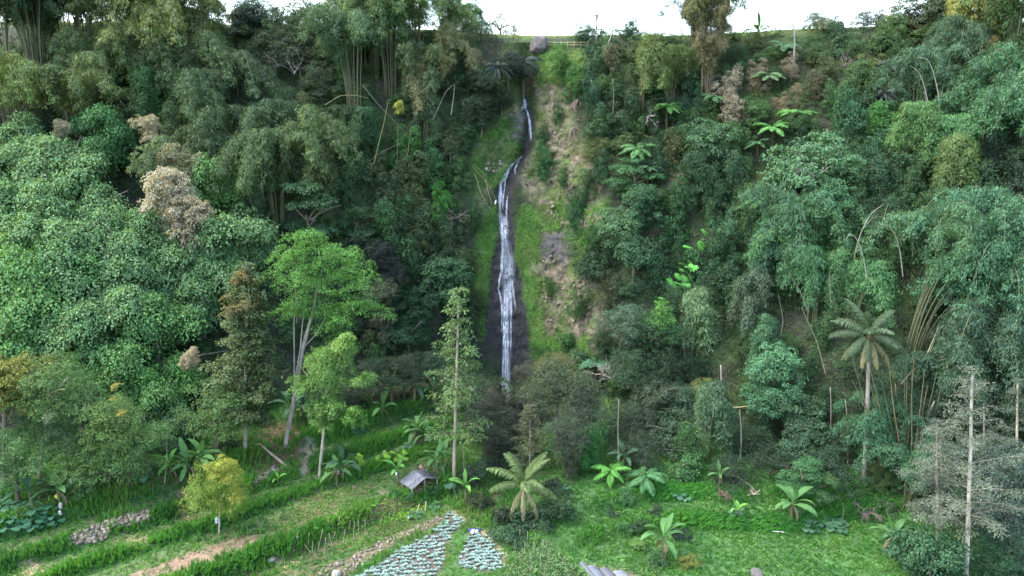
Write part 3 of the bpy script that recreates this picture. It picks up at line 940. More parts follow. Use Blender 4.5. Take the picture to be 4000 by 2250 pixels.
# ------------------------------------------------------------------ uncountable ground cover
FC = P[TF].mean(1)
_e1, _e2 = P[TF[:, 2]] - P[TF[:, 0]], P[TF[:, 3]] - P[TF[:, 1]]
_cr = np.cross(_e1, _e2)
FA = np.linalg.norm(_cr, axis=1) * .5
FN = _cr / (FA[:, None] * 2 + 1e-9)
FR = TROW[TF[:, 0]]
FPX, FPY = pix(FC)
FSL = (FR >= NF - 1) & (FR < NF + NS - 1)
def scatter(rng, w, n):
    pr = FA * w
    i = rng.choice(len(FA), n, p=pr / pr.sum())
    a, b = rng.random((n, 1)), rng.random((n, 1))
    q = TF[i]
    p = (P[q[:, 0]] * (1 - a) + P[q[:, 1]] * a) * (1 - b) + (P[q[:, 3]] * (1 - a) + P[q[:, 2]] * a) * b
    return p, FN[i], i
def pal(v, stops):
    v = np.clip(v, 0, 1)
    xs_ = np.linspace(0, 1, len(stops))
    st = np.array(stops)
    return np.stack([np.interp(v, xs_, st[:, k]) for k in range(3)], -1)
FROCK, FWET = TROCK[TF[:, 0]], TWET[TF[:, 0]]
view = (np.abs(FC[:, 0]) < 64)
def undergrowth():
    rng = np.random.default_rng(77)
    w = (FSL & view) * (1 - FWET) * (1 - .93 * FROCK) + 0.0
    moss = np.maximum.reduce([in_poly(FPX, FPY, p, 18) for p in MOSS])
    w = w * (1 - .75 * moss)
    ctr = sstep(9, 5, np.abs(FC[:, 0] - 2))
    w *= 1 - .35 * ctr
    p, nn, i = scatter(rng, w, 20000)
    m = fbm(p, 3.2, 3, 51)
    h = 4.2 * np.clip(m - .38, 0, 1) * (1 - .75 * ctr[i]) * rng.random(len(p)) ** .5
    o = unit(nn + np.array([0, 0, .4]))
    p = p + o * h[:, None] + np.array([0, 0, .12])
    v = np.clip(fbm(p, 6, 3, 52) * 1.7 - .35 + rng.normal(0, .12, len(p)), 0, 1)
    cc = pal(v, [(.028, .050, .024), (.034, .066, .030), (.042, .085, .034), (.060, .105, .034), (.085, .10, .04)])
    dry = sstep(.66, .76, fbm(p, 4.2, 3, 54))
    cc = cc * (1 - .75 * dry[:, None]) + np.array((.15, .105, .06)) * .75 * dry[:, None]
    g = Geo()
    L_ = rng.uniform(.12, .25, len(p))
    clump_leaves(g, rng, p, o, 13, rng.uniform(.3, .6, len(p)), L_, L_ * .55, flat=.55, droop=.55, up=.45, cvar=.3, ccol=cc)
    ob = obj('undergrowth', g.mesh('undergrowth_leaves', LEAF), color=(1, 1, 1))
    stuff(ob, 'tangled dark green undergrowth and creepers covering the steep hillside', 'undergrowth')
    # short moss, herbs and ferns on the open cliff beside the fall
    w = (FSL & view) * (1 - FWET) * moss + .16 * FROCK * (FSL & view) * (1 - FWET)
    p, nn, i = scatter(rng, w, 15000)
    k = fbm(p, 1.3, 3, 61) + rng.normal(0, .08, len(p))
    sel = (k > .42)
    p, nn, k = p[sel], nn[sel], k[sel]
    o = unit(nn + np.array([0, 0, .3]))
    cc = pal(np.clip(fbm(p, 2.5, 2, 62) * 2 - .5, 0, 1), [(.05, .13, .035), (.08, .20, .035), (.10, .20, .045), (.13, .165, .055)])
    g = Geo()
    L_ = rng.uniform(.08, .17, len(p))
    clump_leaves(g, rng, p + o * rng.uniform(.02, .25, (len(p), 1)), o, 9, rng.uniform(.14, .4, len(p)), L_, L_ * .55, flat=.5, droop=.6, up=.35, cvar=.45, ccol=cc)
    ob = obj('cliff_moss', g.mesh('moss_leaves', LEAF), color=(1, 1, 1))
    stuff(ob, 'bright green moss and small herbs clinging to the cliff beside the waterfall', 'moss')
def grass():
    rng = np.random.default_rng(78)
    m = floor_masks(FPX, FPY, FC)
    fl = (FR < NF) & (np.abs(FC[:, 0]) < 60) & (FC[:, 1] > 42)
    bare = np.maximum.reduce([m['cab'], m['beds'], m['seed'], m['path'], m['plast'], .9 * m['straw'], .7 * m['litter'], .75 * m['stake'], .8 * m['leafc'], .75 * m['weedy']])
    bare = np.maximum(bare, .97 * np.maximum.reduce([m['cab'], m['path'], m['wall'], .9 * m['beds']]))
    u = u_of(FC[:, 0], FC[:, 1])
    lf = FC[:, 0] < 0
    edge = np.maximum.reduce([np.exp(-((u - e) / .55) ** 2) for e in (.3, 5.9, 8.8, 12.3)]) * sstep(-2, -6, FC[:, 0])
    yy = FC[:, 1] - .12 * (FC[:, 0] - 12) + .8 * np.sin(FC[:, 0] * .35)
    edge = np.maximum(edge, np.maximum.reduce([np.exp(-((yy - e) / .6) ** 2) for e in (50.4, 53.7)]) * sstep(4, 8, FC[:, 0]) * (.4 + .6 * sstep(.4, .6, fbm(FC, 5, 2, 91))))
    back = sstep(66, 71, FC[:, 1]) * (np.abs(FC[:, 0] + 6) < 20)
    flat_ = np.minimum.reduce([sstep(.7, 1.3, np.abs(u - e - .2)) for e in (0, 5.6, 8.5)]) * sstep(-5, -9, FC[:, 0]) * sstep(10, 8.6, u) * sstep(0, .6, u)
    w = fl * (1 - bare) * (1 - .7 * flat_) * (.55 + 1.6 * edge) * (1 - .92 * back) + 0.0
    p, nn, i = scatter(rng, w, 30000)
    n = len(p)
    nz = fbm(p, 2.6, 3, 71)
    ht = (.21 + .36 * edge[i] + .26 * sstep(.5, .65, nz) * sstep(6, 0, p[:, 0])) * rng.uniform(.7, 1.3, n)
    base = pal(np.clip(fbm(p, 4, 3, 72) * 2 - .5 + rng.normal(0, .1, n), 0, 1), [(.045, .125, .04), (.06, .17, .04), (.08, .21, .04), (.10, .23, .05), (.12, .20, .055)])
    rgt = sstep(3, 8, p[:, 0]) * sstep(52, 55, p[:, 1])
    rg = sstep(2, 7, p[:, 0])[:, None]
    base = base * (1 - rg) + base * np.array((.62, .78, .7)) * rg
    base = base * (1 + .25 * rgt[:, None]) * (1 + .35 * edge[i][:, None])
    k = 8
    idx = np.repeat(np.arange(n), k)
    a = rng.random(n * k) * 6.283
    out_ = np.stack([np.cos(a), np.sin(a), 0 * a], -1)
    hang = edge[i][idx] * np.array([[0.55], [-.75], [-.15]])
    D = unit(out_ * rng.uniform(.15, .8, (n * k, 1)) + UP + hang.T * rng.uniform(.3, 1.1, (n * k, 1)))
    pos = p[idx] + out_ * rng.uniform(0, .14, (n * k, 1)) + nn[idx] * 0
    L_ = ht[idx] * rng.uniform(.7, 1.2, n * k)
    g = Geo()
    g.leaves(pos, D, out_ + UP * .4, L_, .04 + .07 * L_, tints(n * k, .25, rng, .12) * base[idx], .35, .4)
    ob = obj('grass', g.mesh('grass_blades', LEAF), color=(1, 1, 1))
    stuff(ob, 'long green grass on the terrace edges and meadow', 'grass')
    # low broad weeds among the grass
    w = fl * (1 - np.maximum(m['cab'], m['path'])) * (.25 + .35 * sstep(2, 7, FC[:, 0]) + 1.2 * m['weedy'] + 1.3 * m['stake'] + .25 * m['beds'] + .4 * m['straw']) + 0.0
    p, nn, i = scatter(rng, w, 9500)
    cc = pal(np.clip(fbm(p, 3, 3, 75) * 2 - .5 + rng.normal(0, .15, len(p)), 0, 1), [(.04, .12, .035), (.07, .17, .035), (.10, .21, .045), (.13, .18, .06)])
    g = Geo()
    clump_leaves(g, rng, p + np.array([0, 0, .12]), np.tile(UP, (len(p), 1)), 9, .24, .17, .09, flat=.4, droop=.2, up=.9, cvar=.3, ccol=cc)
    ob = obj('weeds', g.mesh('weed_leaves', LEAF), color=(1, 1, 1))
    stuff(ob, 'low broad-leaved weeds scattered over the terraces', 'weeds')
def rows_in(poly, d0, d1, sp_r, sp_p, rng, jit=.06, stag=.5):
    """points on the ground in planted rows inside a field drawn in photo pixels"""
    q = [hit(x, y) for x, y in poly if hit(x, y) is not None]
    cx, cy = sum(v.x for v in q) / len(q), sum(v.y for v in q) / len(q)
    d0, d1 = np.array(d0) / np.hypot(*d0), np.array(d1) / np.hypot(*d1)
    pts = []
    for i in range(-60, 61):
        for j in range(-60, 61):
            x, y = np.array([cx, cy]) + d0 * (i * sp_p + (j % 2) * sp_p * stag) + d1 * j * sp_r
            pts.append((x + rng.normal(0, jit), y + rng.normal(0, jit)))
    pts = np.array(pts)
    far = np.hypot(pts[:, 0] - cx, pts[:, 1] - cy) < 16
    pts = pts[far]
    z = np.array([drop(x, y, 30) for x, y in pts])
    W3 = np.column_stack([pts, z])
    a, b = pix(W3)
    return W3[in_poly(a, b, poly, 1.0) > .5]
def crops():
    rng = np.random.default_rng(79)
    # planted rows along the left terraces
    pts = []
    for u0 in (1.3, 1.9, 2.5, 3.1, 3.7, 4.3, 4.8, 6.7, 7.2, 7.7, 8.1):
        for al_ in np.arange(-26, 16, .3):
            if rng.random() < .25 + .3 * math.sin(al_ * .9 + u0 * 3): continue
            u_, v_ = u0 + rng.normal(0, .05), al_ + rng.normal(0, .06)
            pts.append((-14.6 - .64 * u_ + .77 * v_, 49.4 + .77 * u_ + .64 * v_))
    W3 = np.array([(x, y, drop(x, y, 30)) for x, y in pts])
    a, b = pix(W3)
    keep = (in_poly(a, b, SEED, 4) < .5) & (in_poly(a, b, BEDS, 4) < .5) & (W3[:, 0] < -6) & (W3[:, 1] < 61)
    p = W3[keep]
    cc = pal(np.clip(fbm(p, 3, 2, 83) * 2 - .5 + rng.normal(0, .1, len(p)), 0, 1), [(.05, .14, .035), (.075, .19, .04), (.11, .22, .05), (.14, .19, .055)])
    g = Geo()
    clump_leaves(g, rng, p + np.array([0, 0, .1]), np.tile(UP, (len(p), 1)), 11, .2, .16, .085, flat=.4, droop=.15, up=1, ccol=cc)
    stuff(obj('crop_rows', g.mesh('crop_leaves', LEAF), color=(1, 1, 1)), 'rows of young green crops along the stepped left terraces', 'crop')
    p = rows_in(SEED, (1, -.12), (.12, 1), .46, .19, rng, .03)
    cc = pal(np.clip(fbm(p, 2, 2, 81) * 1.6 - .2, 0, 1), [(.10, .25, .03), (.16, .36, .035), (.23, .38, .06)])
    g = Geo()
    clump_leaves(g, rng, p + np.array([0, 0, .1]), np.tile(UP, (len(p), 1)), 12, .17, .17, .09, flat=.3, droop=.1, up=1, ccol=cc)
    stuff(obj('seedlings', g.mesh('seedling_leaves', LEAF), color=(1, 1, 1)), 'rows of bright green seedlings on the terrace below the hut', 'crop')
    p = rows_in(LEAFC, (1, -.5), (.5, 1), .55, .34, rng, .08)
    cc = pal(rng.random(len(p)), [(.07, .14, .055), (.10, .18, .075), (.14, .22, .10)])
    g = Geo()
    clump_leaves(g, rng, p + np.array([0, 0, .3]), np.tile(UP, (len(p), 1)), 20, .3, .19, .10, flat=.6, droop=.4, up=.9, ccol=cc)
    stuff(obj('vegetable_rows', g.mesh('vegetable_leaves', LEAF), color=(1, 1, 1)), 'pale green leafy vegetable rows beside the plastic sheeting', 'crop')
def understory():
    """the mass of small trees and creepers between the ones that stand out"""
    rng = np.random.default_rng(80)
    moss = np.maximum.reduce([in_poly(FPX, FPY, p, 18) for p in MOSS])
    w = (FSL & view & (FR < NF + NS - 10)) * (1 - FWET) * (1 - FROCK) * (1 - moss) * (np.abs(FC[:, 0] - 2) > 6.0)
    p, nn, i = scatter(rng, w + 0.0, 1500)
    keep = []
    for k in range(len(p)):
        if all(np.sum((p[k] - p[j]) ** 2) > 2.9 ** 2 for j in keep): keep.append(k)
    p, nn = p[keep], nn[keep]
    e = bpy.data.objects.new('understory', None)
    COL.objects.link(e)
    stuff(e, 'mass of dark small trees and creepers filling the hillside between the larger trees', 'vegetation')
    v = np.clip(fbm(p, 9, 3, 57) * 2.2 - .6 + rng.normal(0, .15, len(p)), 0, 1)
    cc = pal(v, [(.034, .060, .036), (.038, .078, .042), (.050, .10, .046), (.065, .125, .05), (.085, .11, .05)])
    for q, n_, c in zip(p, nn, cc):
        kd = ['vine', 'vine', 'fine', 'broad', 'fine'][rng.integers(5)]
        r = rng.uniform(1.6, 2.5)
        s_ = r / R0[kd]
        o = obj('foliage', CROWN[kd][rng.integers(len(CROWN[kd]))], e, tuple(q + unit(n_ + np.array([0, 0, .5])) * r * .45), (0, 0, rng.random() * 6.28), (s_, s_, s_ * rng.uniform(.8, 1.3)), tuple(c))
    return len(p)
undergrowth()
understory()
grass()
crops()

# ------------------------------------------------------------------ trees, bamboo and shrubs, one by one
DG, BGR, MG, LG = (.034, .066, .030), (.034, .072, .046), (.052, .115, .040), (.080, .175, .050)
OL, YO, GO, PB = (.085, .108, .045), (.14, .165, .06), (.15, .135, .07), (.085, .155, .085)
BR, TAN, GRY, HL = (.15, .105, .07), (.36, .275, .18), (.11, .13, .095), (.105, .22, .08)
T, S, B = tree, shrub, bamboo_clump
# the dome of big-leaved trees on the left
HL2, HL3 = (.13, .225, .105), (.108, .20, .092)
for px, py, r, c, lab in (
    (70, 600, 4.4, HL2, 'big-leaved green tree at the left edge, topmost of the dome-shaped grove'),
    (260, 640, 4.2, HL2, 'big-leaved green tree filling the top of the grove, just left of the dead brown tree'),
    (410, 515, 3.4, (.06, .15, .06), 'darker big-leaved tree peeping over the top of the left grove under bamboo'),
    (60, 820, 4.4, HL3, 'big-leaved tree at the left edge with a dark gap and limb showing'),
    (330, 840, 4.5, HL2, 'big-leaved green tree in the middle of the grove, left of the brown dead leaves'),
    (130, 1030, 4.5, HL, 'brightest big-leaved tree low at the left edge of the grove'),
    (400, 1060, 4.5, HL3, 'big-leaved tree at the heart of the grove around a small dark hollow'),
    (620, 1010, 4.0, HL2, 'big-leaved tree below the dead brown tree, on the grove\'s right shoulder'),
    (70, 1250, 4.0, HL, 'big-leaved tree at the left edge above the olive round tree'),
    (330, 1230, 4.0, HL3, 'big-leaved tree in the lower grove above a dark hollow of stems'),
    (590, 1240, 4.0, HL, 'big-leaved tree bulging right in the lower grove beside the dark gap'),
    (770, 1120, 3.6, HL3, 'big-leaved tree at the right flank of the grove, level with the orange-topped tree'),
    (900, 930, 4.0, HL2, 'big-leaved tree whose outline slopes down to the grove\'s right edge'),
    (810, 720, 3.8, (.10, .21, .07), 'yellowish green big-leaved tree on the upper right slope of the grove'),
    (400, 1430, 3.4, HL, 'low big-leaved tree above the yellow-flowered olive trees'),
    (650, 1480, 3.4, (.075, .19, .055), 'low big-leaved tree with vivid round leaves above the banana cluster'),
    (200, 730, 4.0, HL2, 'big-leaved tree between the two topmost domes of the grove'),
    (480, 930, 3.8, HL3, 'big-leaved tree left below the palest withered leaves'),
    (240, 930, 4.0, HL2, 'big-leaved tree in the left middle of the grove'),
    (230, 1140, 4.0, HL, 'big-leaved tree in the lower left middle of the grove'),
    (480, 1160, 3.8, HL2, 'big-leaved tree right of the small dark hollow'),
    (880, 1040, 3.0, HL3, 'big-leaved tree at the lowest point of the grove\'s right shoulder'),
    (560, 1590, 3.2, HL, 'low big-leaved tree right of the flowered olive tree'),
    (300, 1530, 3.0, HL3, 'low big-leaved tree between the round olive and the flowered olive tree'),
    (640, 1640, 2.4, (.07, .14, .07), 'thin grey-green big-leaved sapling tree just left of the large banana plant')):
    T('big', px, py, r * 1.28, c, lab, 'big_leaved_tree', fwd=4.8, sz=1.12)
for px, py, r, c, lab in (
    (610, 620, 2.2, (.12, .17, .09), 'upper brown-green withered crown standing out of the green grove'),
    (690, 650, 2.2, (.19, .19, .125), 'withered brownish crown at the right shoulder of the dead tree'),
    (650, 770, 2.5, (.37, .325, .26), 'dead tree with pale cream-brown withered leaves in the middle of the grove'),
    (730, 860, 2.1, (.30, .255, .20), 'lowest brown withered foliage hanging on the grove'),
    (575, 500, 1.2, (.34, .30, .22), 'small pale withered treetop poking above the grove'),
    (745, 1395, .9, (.36, .30, .22), 'small patch of whitish dead leaves at the grove\'s lower right corner'),
    (245, 500, .8, (.26, .24, .18), 'small grey-brown withered crown at the grove\'s upper left')):
    T('broad', px, py, r * 1.15, c, lab, 'withered_tree', fwd=8.2, sz=1.35, trunk=(.22, .18, .14))
# bamboo across the upper left
for k, px, py, s, c, lab, fw in (
    ('wide', 80, 330, 1.15, YO, 'yellow-olive bamboo clump at the left edge just above the grove', 5),
    ('wide', 310, 350, 1.1, OL, 'olive bamboo clump drooping over the top of the big-leaved grove', 5),
    ('plume', 340, 90, 1.2, YO, 'yellow-green bamboo plume hanging near the top left corner', 4),
    ('tall', 160, 60, 1.0, (.05, .075, .04), 'dark bamboo behind bare canes in the top left corner', 2),
    ('tall', 560, 60, 1.1, OL, 'olive bamboo at the top edge, left of the golden-lit crowns', 3),
    ('wide', 720, 130, 1.25, (.115, .13, .05), 'broad olive bamboo dome high on the left, sunlit on top', 5),
    ('tall', 860, 80, 1.15, (.13, .14, .055), 'tall bamboo at the crest ending at the first gap of sky', 3),
    ('wide', 440, 240, 1.0, (.07, .095, .042), 'arching bamboo above a black hollow, left part of the slope', 4),
    ('plume', 590, 380, 1.05, (.05, .10, .04), 'green bamboo plume standing alone before a black hollow', 4),
    ('wide', 800, 250, 1.05, (.075, .10, .045), 'bamboo hanging over thin vertical canes, upper left slope', 3),
    ('wide', 780, 400, .95, (.055, .085, .04), 'bamboo below the canes, beside the grey arching dead canes', 3),
    ('plume', 690, 470, .9, (.055, .09, .04), 'short bamboo tuft just right of the pale withered treetop', 3),
    ('wide', 900, 540, 1.1, (.06, .082, .042), 'bamboo clump right above the grove\'s yellowish shoulder', 4),
    ('wide', 1060, 480, 1.0, (.055, .08, .042), 'bamboo clump under the grey dead arching canes', 4),
    ('wide', 1180, 560, 1.1, (.075, .10, .045), 'large olive bamboo with tiered plumes left of the golden plume', 5),
    ('wide', 1050, 680, 1.15, (.062, .088, .04), 'dense bamboo hanging over the deep dark gap by the grove', 5),
    ('plume', 1230, 660, 1.0, (.08, .10, .045), 'bamboo plume drooping just above the umbrella-shaped tree', 5),
    ('drape', 1010, 790, 1.1, (.05, .07, .036), 'dark hanging bamboo in the black gap beside the grove', 3),
    ('tall', 1400, 210, 1.1, (.062, .095, .05), 'tall bamboo left of the culm bundle, reaching the crest', 3),
    ('tall', 1560, 100, 1.15, (.09, .125, .055), 'tall bamboo at the crest above the golden brown plume', 3),
    ('plume', 1740, 190, 1.1, GO, 'golden brown bamboo plume arching out high left of the waterfall', 4),
    ('plume', 1560, 330, .95, (.17, .14, .075), 'rust-gold bamboo plume above the bundle of bare culms', 6),
    ('plume', 1870, 280, .85, (.14, .12, .075), 'brownish drooping bamboo directly left of the dark palm by the fall', 3),
    ('thin', 1640, 360, 1.15, (.08, .10, .05), 'bundle of tall thin bamboo culms rising left of the waterfall', 3),
    ('tall', 1760, 90, .9, (.10, .13, .055), 'bamboo at the skyline left of the sparse skyline tree', 1.5),
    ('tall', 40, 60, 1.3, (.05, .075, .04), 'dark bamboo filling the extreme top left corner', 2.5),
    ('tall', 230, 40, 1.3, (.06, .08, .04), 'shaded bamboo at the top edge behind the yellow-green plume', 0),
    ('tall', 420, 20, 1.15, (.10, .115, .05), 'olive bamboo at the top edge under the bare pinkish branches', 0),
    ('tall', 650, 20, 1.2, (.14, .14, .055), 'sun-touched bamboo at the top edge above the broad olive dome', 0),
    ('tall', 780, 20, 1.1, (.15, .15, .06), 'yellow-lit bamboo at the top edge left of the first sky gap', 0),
    ('wide', 1480, 130, 1.0, (.075, .105, .05), 'broad bamboo at the crest right of the round green tree', 1.5),
    ('tall', 1660, 60, 1.0, (.11, .135, .06), 'bamboo at the crest between the two tallest ones left of the fall', 0),
    ('tall', 330, 0, 1.2, (.08, .10, .05), 'bamboo at the top edge right of the yellow-green plume', 1),
    ('tall', 510, 0, 1.25, (.10, .115, .05), 'bamboo at the top edge above the arching olive clump', 1),
    ('tall', 720, 0, 1.2, (.12, .13, .055), 'bamboo tops touching the frame above the broad olive dome', 1),
    ('tall', 130, 0, 1.2, (.055, .075, .04), 'dark bamboo touching the frame left of the bare canes', 1),
    ('wide', 1560, 60, 1.0, (.10, .13, .055), 'bamboo dome on the skyline above the rust-gold plume', .5),
    ('tall', 1450, 60, 1.0, (.08, .115, .05), 'bamboo on the skyline left of the tallest clump', .5),
    ('wide', 960, 330, 1.0, (.05, .07, .04), 'dark bamboo left of the wispy trees above the flat dead canes', 2),
    ('wide', 620, 250, 1.0, (.075, .10, .05), 'bamboo in the middle of the upper left slope', 2),
    ('plume', 1680, 480, .9, (.06, .085, .045), 'grey-green bamboo curtain right of the bare culm bundle', 4)):
    B(k, px, py, s, (1.2 * c[0], 1.36 * c[1], 1.4 * c[2]), lab, fw)  # sun-touched and yellow-lit clumps hold the sunlight in their leaf colour
B('plume', 1430, 520, .9, (.045, .10, .05), 'bluish green low bamboo tuft left of the culm bundle foot', 4)
S('small', 1565, 412, .75, (.30, .32, .09), 'bright yellow hanging leaf cluster under the rust-gold plume', 'yellow_leaf_cluster', fwd=7, sz=1.5)
S('small', 905, 205, .5, (.26, .24, .09), 'small yellow hanging tuft on the upper left bamboo slope', 'yellow_leaf_cluster', fwd=6, sz=1.4)
# upper left broadleaf trees and crest trees
for k, px, py, r, c, lab, fw in (
    ('broad', 965, 110, 2.6, (.03, .055, .045), 'dark blue-green tree at the crest left of the first sky gap', 1),
    ('sparse', 1060, 60, 2.0, OL, 'thin pinkish olive tree in the first sky gap', .5),
    ('sparse', 1190, 55, 3.4, (.06, .085, .04), 'broad lacy tree on the skyline with a yellow top at its right', .5),
    ('sparse', 1320, 40, 2.0, (.17, .16, .05), 'yellow-lit treetop on the skyline next to the lacy tree', .5),
    ('fine', 1130, 200, 3.4, (.055, .085, .055), 'wide wispy tree on the upper slope with grey forked limbs', 2.5),
    ('fine', 1010, 270, 2.6, (.045, .07, .042), 'dark wispy tree left of the grey forked limbs', 2),
    ('fine', 1270, 330, 2.6, (.045, .075, .048), 'wispy blue-green tree right of the grey forked limbs', 2),
    ('broad', 1300, 200, 2.4, (.045, .085, .042), 'round green tree between the wispy tree and the tall bamboo', 2),
    ('fine', 1000, 75, 2.4, (.05, .08, .05), 'dark lacy crest tree right of the blue-green one', .5),
    ('fine', 1110, 120, 2.6, (.05, .085, .048), 'crest tree under the broad lacy skyline tree', .5),
    ('fine', 1250, 110, 2.6, (.055, .09, .05), 'crest tree below the yellow-lit treetop', .5),
    ('fine', 1400, 85, 2.6, (.06, .095, .05), 'crest tree behind the tall bamboo left of the culm bundle', .3),
    ('broad', 1490, 60, 2.4, (.07, .11, .055), 'crest tree between the tall bamboos, upper centre left', .3),
    ('fine', 1620, 50, 2.4, (.075, .11, .055), 'crest tree behind the tallest bamboo left of the fall', .3),
    ('fine', 1790, 120, 2.4, (.06, .10, .05), 'bushy crest tree behind the golden bamboo plume', .3),
    ('fine', 1870, 140, 2.0, (.05, .085, .045), 'bushy crest tree left of the dark palms', .3),
    ('fine', 1900, 330, 2.0, (.035, .055, .04), 'very dark tree left of the dark drooping palm', 2.4),
    ('fine', 1960, 390, 1.5, (.04, .065, .042), 'dark bush on the left wall of the gorge', .8),
    ('fine', 1985, 250, 1.7, (.032, .05, .042), 'dark bush between the two dark palms', 3.0),
    ('fine', 2045, 290, 1.2, (.035, .055, .045), 'dark bush under the overhanging palm', 3.6),
    ('fine', 1880, 430, 2.0, (.05, .08, .045), 'shaded tree above the mossy rock left of the gorge', 1.0),
    ('broad', 1840, 70, 1.8, MG, 'small round tree on the skyline left of the waterfall\'s top', .8),
    ('sparse', 1955, 110, 2.0, (.13, .12, .055), 'sparse sunlit tree on the skyline right above the waterfall', .5),
    ('sparse', 2010, 130, 1.4, (.11, .10, .05), 'thin sapling on the skyline left of the big boulder', .5),
    ('fine', 1830, 440, 2.6, (.04, .075, .048), 'dark leafy tree on the slope left of the upper gorge', 1.2),
    ('fine', 1760, 560, 2.2, (.05, .085, .045), 'leafy tree left of the mossy rock face, above the leaning canes', 1.5),
    ('broad', 1330, 470, 2.0, (.045, .08, .04), 'dark tree in the shade between two bamboo clumps', 1.5)):
    T(k, px, py, r * (1.45 if 'crest' in lab or 'skyline' in lab else 1.25), c, lab, fwd=fw)  # yellow-lit and sunlit crowns have the warm sun put into their leaf colour
# middle left slope
for k, px, py, r, c, lab, fw in (
    ('layer', 1195, 840, 3.0, (.05, .105, .055), 'umbrella-shaped tree with flat tiers behind the bright feathery tree', 4),
    ('layer', 1390, 870, 2.0, (.05, .10, .05), 'small tiered tree with a crooked stem, right of the umbrella tree', 2),
    ('broad', 1400, 990, 2.2, (.028, .05, .028), 'dark shaded tree behind the bright feathery crown', 2.5),
    ('broad', 1730, 1090, 2.7, (.045, .105, .055), 'round dense green tree on the slope left of the waterfall foot', 2.5),
    ('fine', 1460, 1000, 1.9, (.035, .045, .045), 'dark purple-grey bush tree right of the bright feathery tree', 2.5),
    ('fine', 1530, 1060, 1.8, (.035, .045, .042), 'second dark purple-grey bush, lower and further right', 2.5),
    ('fine', 1470, 1130, 2.2, (.13, .15, .10), 'pale grey-olive tree behind the right side of the bright crown', 2.6),
    ('broad', 1490, 1270, 2.3, (.045, .052, .034), 'dull brownish green tree with large leaves above the bananas', 2.5),
    ('fine', 1590, 1300, 2.4, (.035, .085, .05), 'blue-green tree left of the slender yellowish tree', 2.5),
    ('broad', 1640, 1180, 2.0, (.03, .07, .04), 'dark green tree left of the round dense tree', 2.5),
    ('fine', 1860, 1180, 1.6, (.04, .075, .032), 'dark bush at the left rim of the black wet rock', 1.0)):
    T(k, px, py, r * 1.25, c, lab, fwd=fw)
for k, px, py, r, c, lab, fw in (
    ('vine', 1400, 660, 2.2, (.045, .09, .045), 'creeper-covered shrub below the bundle of bamboo culms', 2),
    ('vine', 1610, 580, 1.9, (.055, .14, .045), 'bright green creepers at the foot of the bamboo culms', 2.5),
    ('vine', 1600, 700, 2.2, (.065, .095, .045), 'olive creeper curtain below the bright creepers', 2),
    ('vine', 1700, 650, 2.0, (.045, .115, .05), 'green creeper mound left of the leaning cut canes', 2),
    ('vine', 1500, 790, 2.4, (.035, .06, .035), 'dark creeper curtain above the crooked tiered tree', 2),
    ('vine', 1530, 890, 2.3, (.052, .115, .05), 'mid-slope creeper column right of the crooked tiered tree', 2.5),
    ('vine', 1720, 810, 1.9, (.05, .16, .035), 'vivid green creeper patch left of the waterfall\'s bend', 2),
    ('vine', 1660, 900, 2.3, (.055, .09, .05), 'grey-green creeper mound with a bare twig bush at its right', 2),
    ('vine', 1760, 940, 2.0, (.06, .095, .05), 'creeper mound at the left rim of the mossy strip', 1.5),
    ('vine', 1600, 1010, 2.0, (.04, .078, .038), 'shaded creeper mound above the round dense tree', 1.5),
    ('small', 1745, 560, 1.3, (.17, .125, .075), 'dry brown shrub on the slope under the golden plumes', 1),
    ('small', 1340, 560, 1.3, (.15, .11, .075), 'rusty dead shrub in the shade below the olive bamboo', 1.5)):
    S(k, px, py, r * 1.25, c, lab, fwd=fw)
# feature trees at the foot of the slope, left
e = T('feather', 1240, 1120, 4.55, (.095, .22, .055), 'bright lime-green feathery tree with forked grey trunk', 'feathery_tree', base=(1112, 1735), tr=.2, trunk=(.30, .27, .24), limbs=0)
T('big', 1290, 1400, 2.5, (.13, .23, .065), 'tree with large yellowish drooping leaves in front of the bright feathery tree', 'large_leaved_tree', base=(1246, 1862), tr=.13, trunk=(.32, .31, .25), limbs=6, sz=1.3)
for q in ((1180, 1500, 1.3), (1410, 1480, 1.4), (1310, 1560, 1.6), (1260, 1650, 1.1)): accent('bough', bpy.data.objects['large_leaved_tree'], q[0], q[1], q[2], (.12, .22, .06), 1.0, q[2] * .5)
accent('bough', bpy.data.objects['large_leaved_tree'], 1370, 1610, 1.4, (.13, .25, .06), 1.2, .8)
accent('bough', bpy.data.objects['large_leaved_tree'], 1230, 1590, 1.2, (.11, .20, .06), 1.3, .6)
accent('bough', bpy.data.objects['large_leaved_tree'], 1330, 1330, 1.4, (.16, .26, .07), 1.2, .8)
slender_tree('dark', (957, 1768), 1035, (.08, .115, .05), 'tall tapering tree with rusty orange top left of the bright feathery tree', wid=1.15, tr=.17, lean=10)
accent('young_leaves', bpy.data.objects['slender_tree'], 965, 1090, 1.2, (.19, .135, .06), 1.5, .2)
accent('young_leaves', bpy.data.objects['slender_tree'], 940, 1190, 1.5, (.13, .12, .055), 1.2, 1.0)
slender_tree('dense', (1772, 1882), 1135, (.10, .165, .065), 'slender tapering yellow-green tree with straight pale trunk left of the waterfall foot', wid=.92, tr=.15, lean=20)
T('fine', 190, 1510, 3.1, (.085, .155, .055), 'round olive tree with pale forked trunk near the left edge', base=(150, 1880), tr=.13, trunk=PALE)
T('broad', 10, 1500, 3.0, (.15, .16, .04), 'yellowish tree cut by the left edge beside the round olive tree', base=(20, 1900))
FLOW = T('fine', 440, 1650, 3.0, (.10, .17, .055), 'olive tree dotted with yellow flowers below the big-leaved grove', base=(420, 1900), trunk=BROWN)
T('fine', 520, 1760, 2.9, (.08, .155, .055), 'bushy olive tree low down, left of the thin white stem', base=(500, 1905), trunk=BROWN)
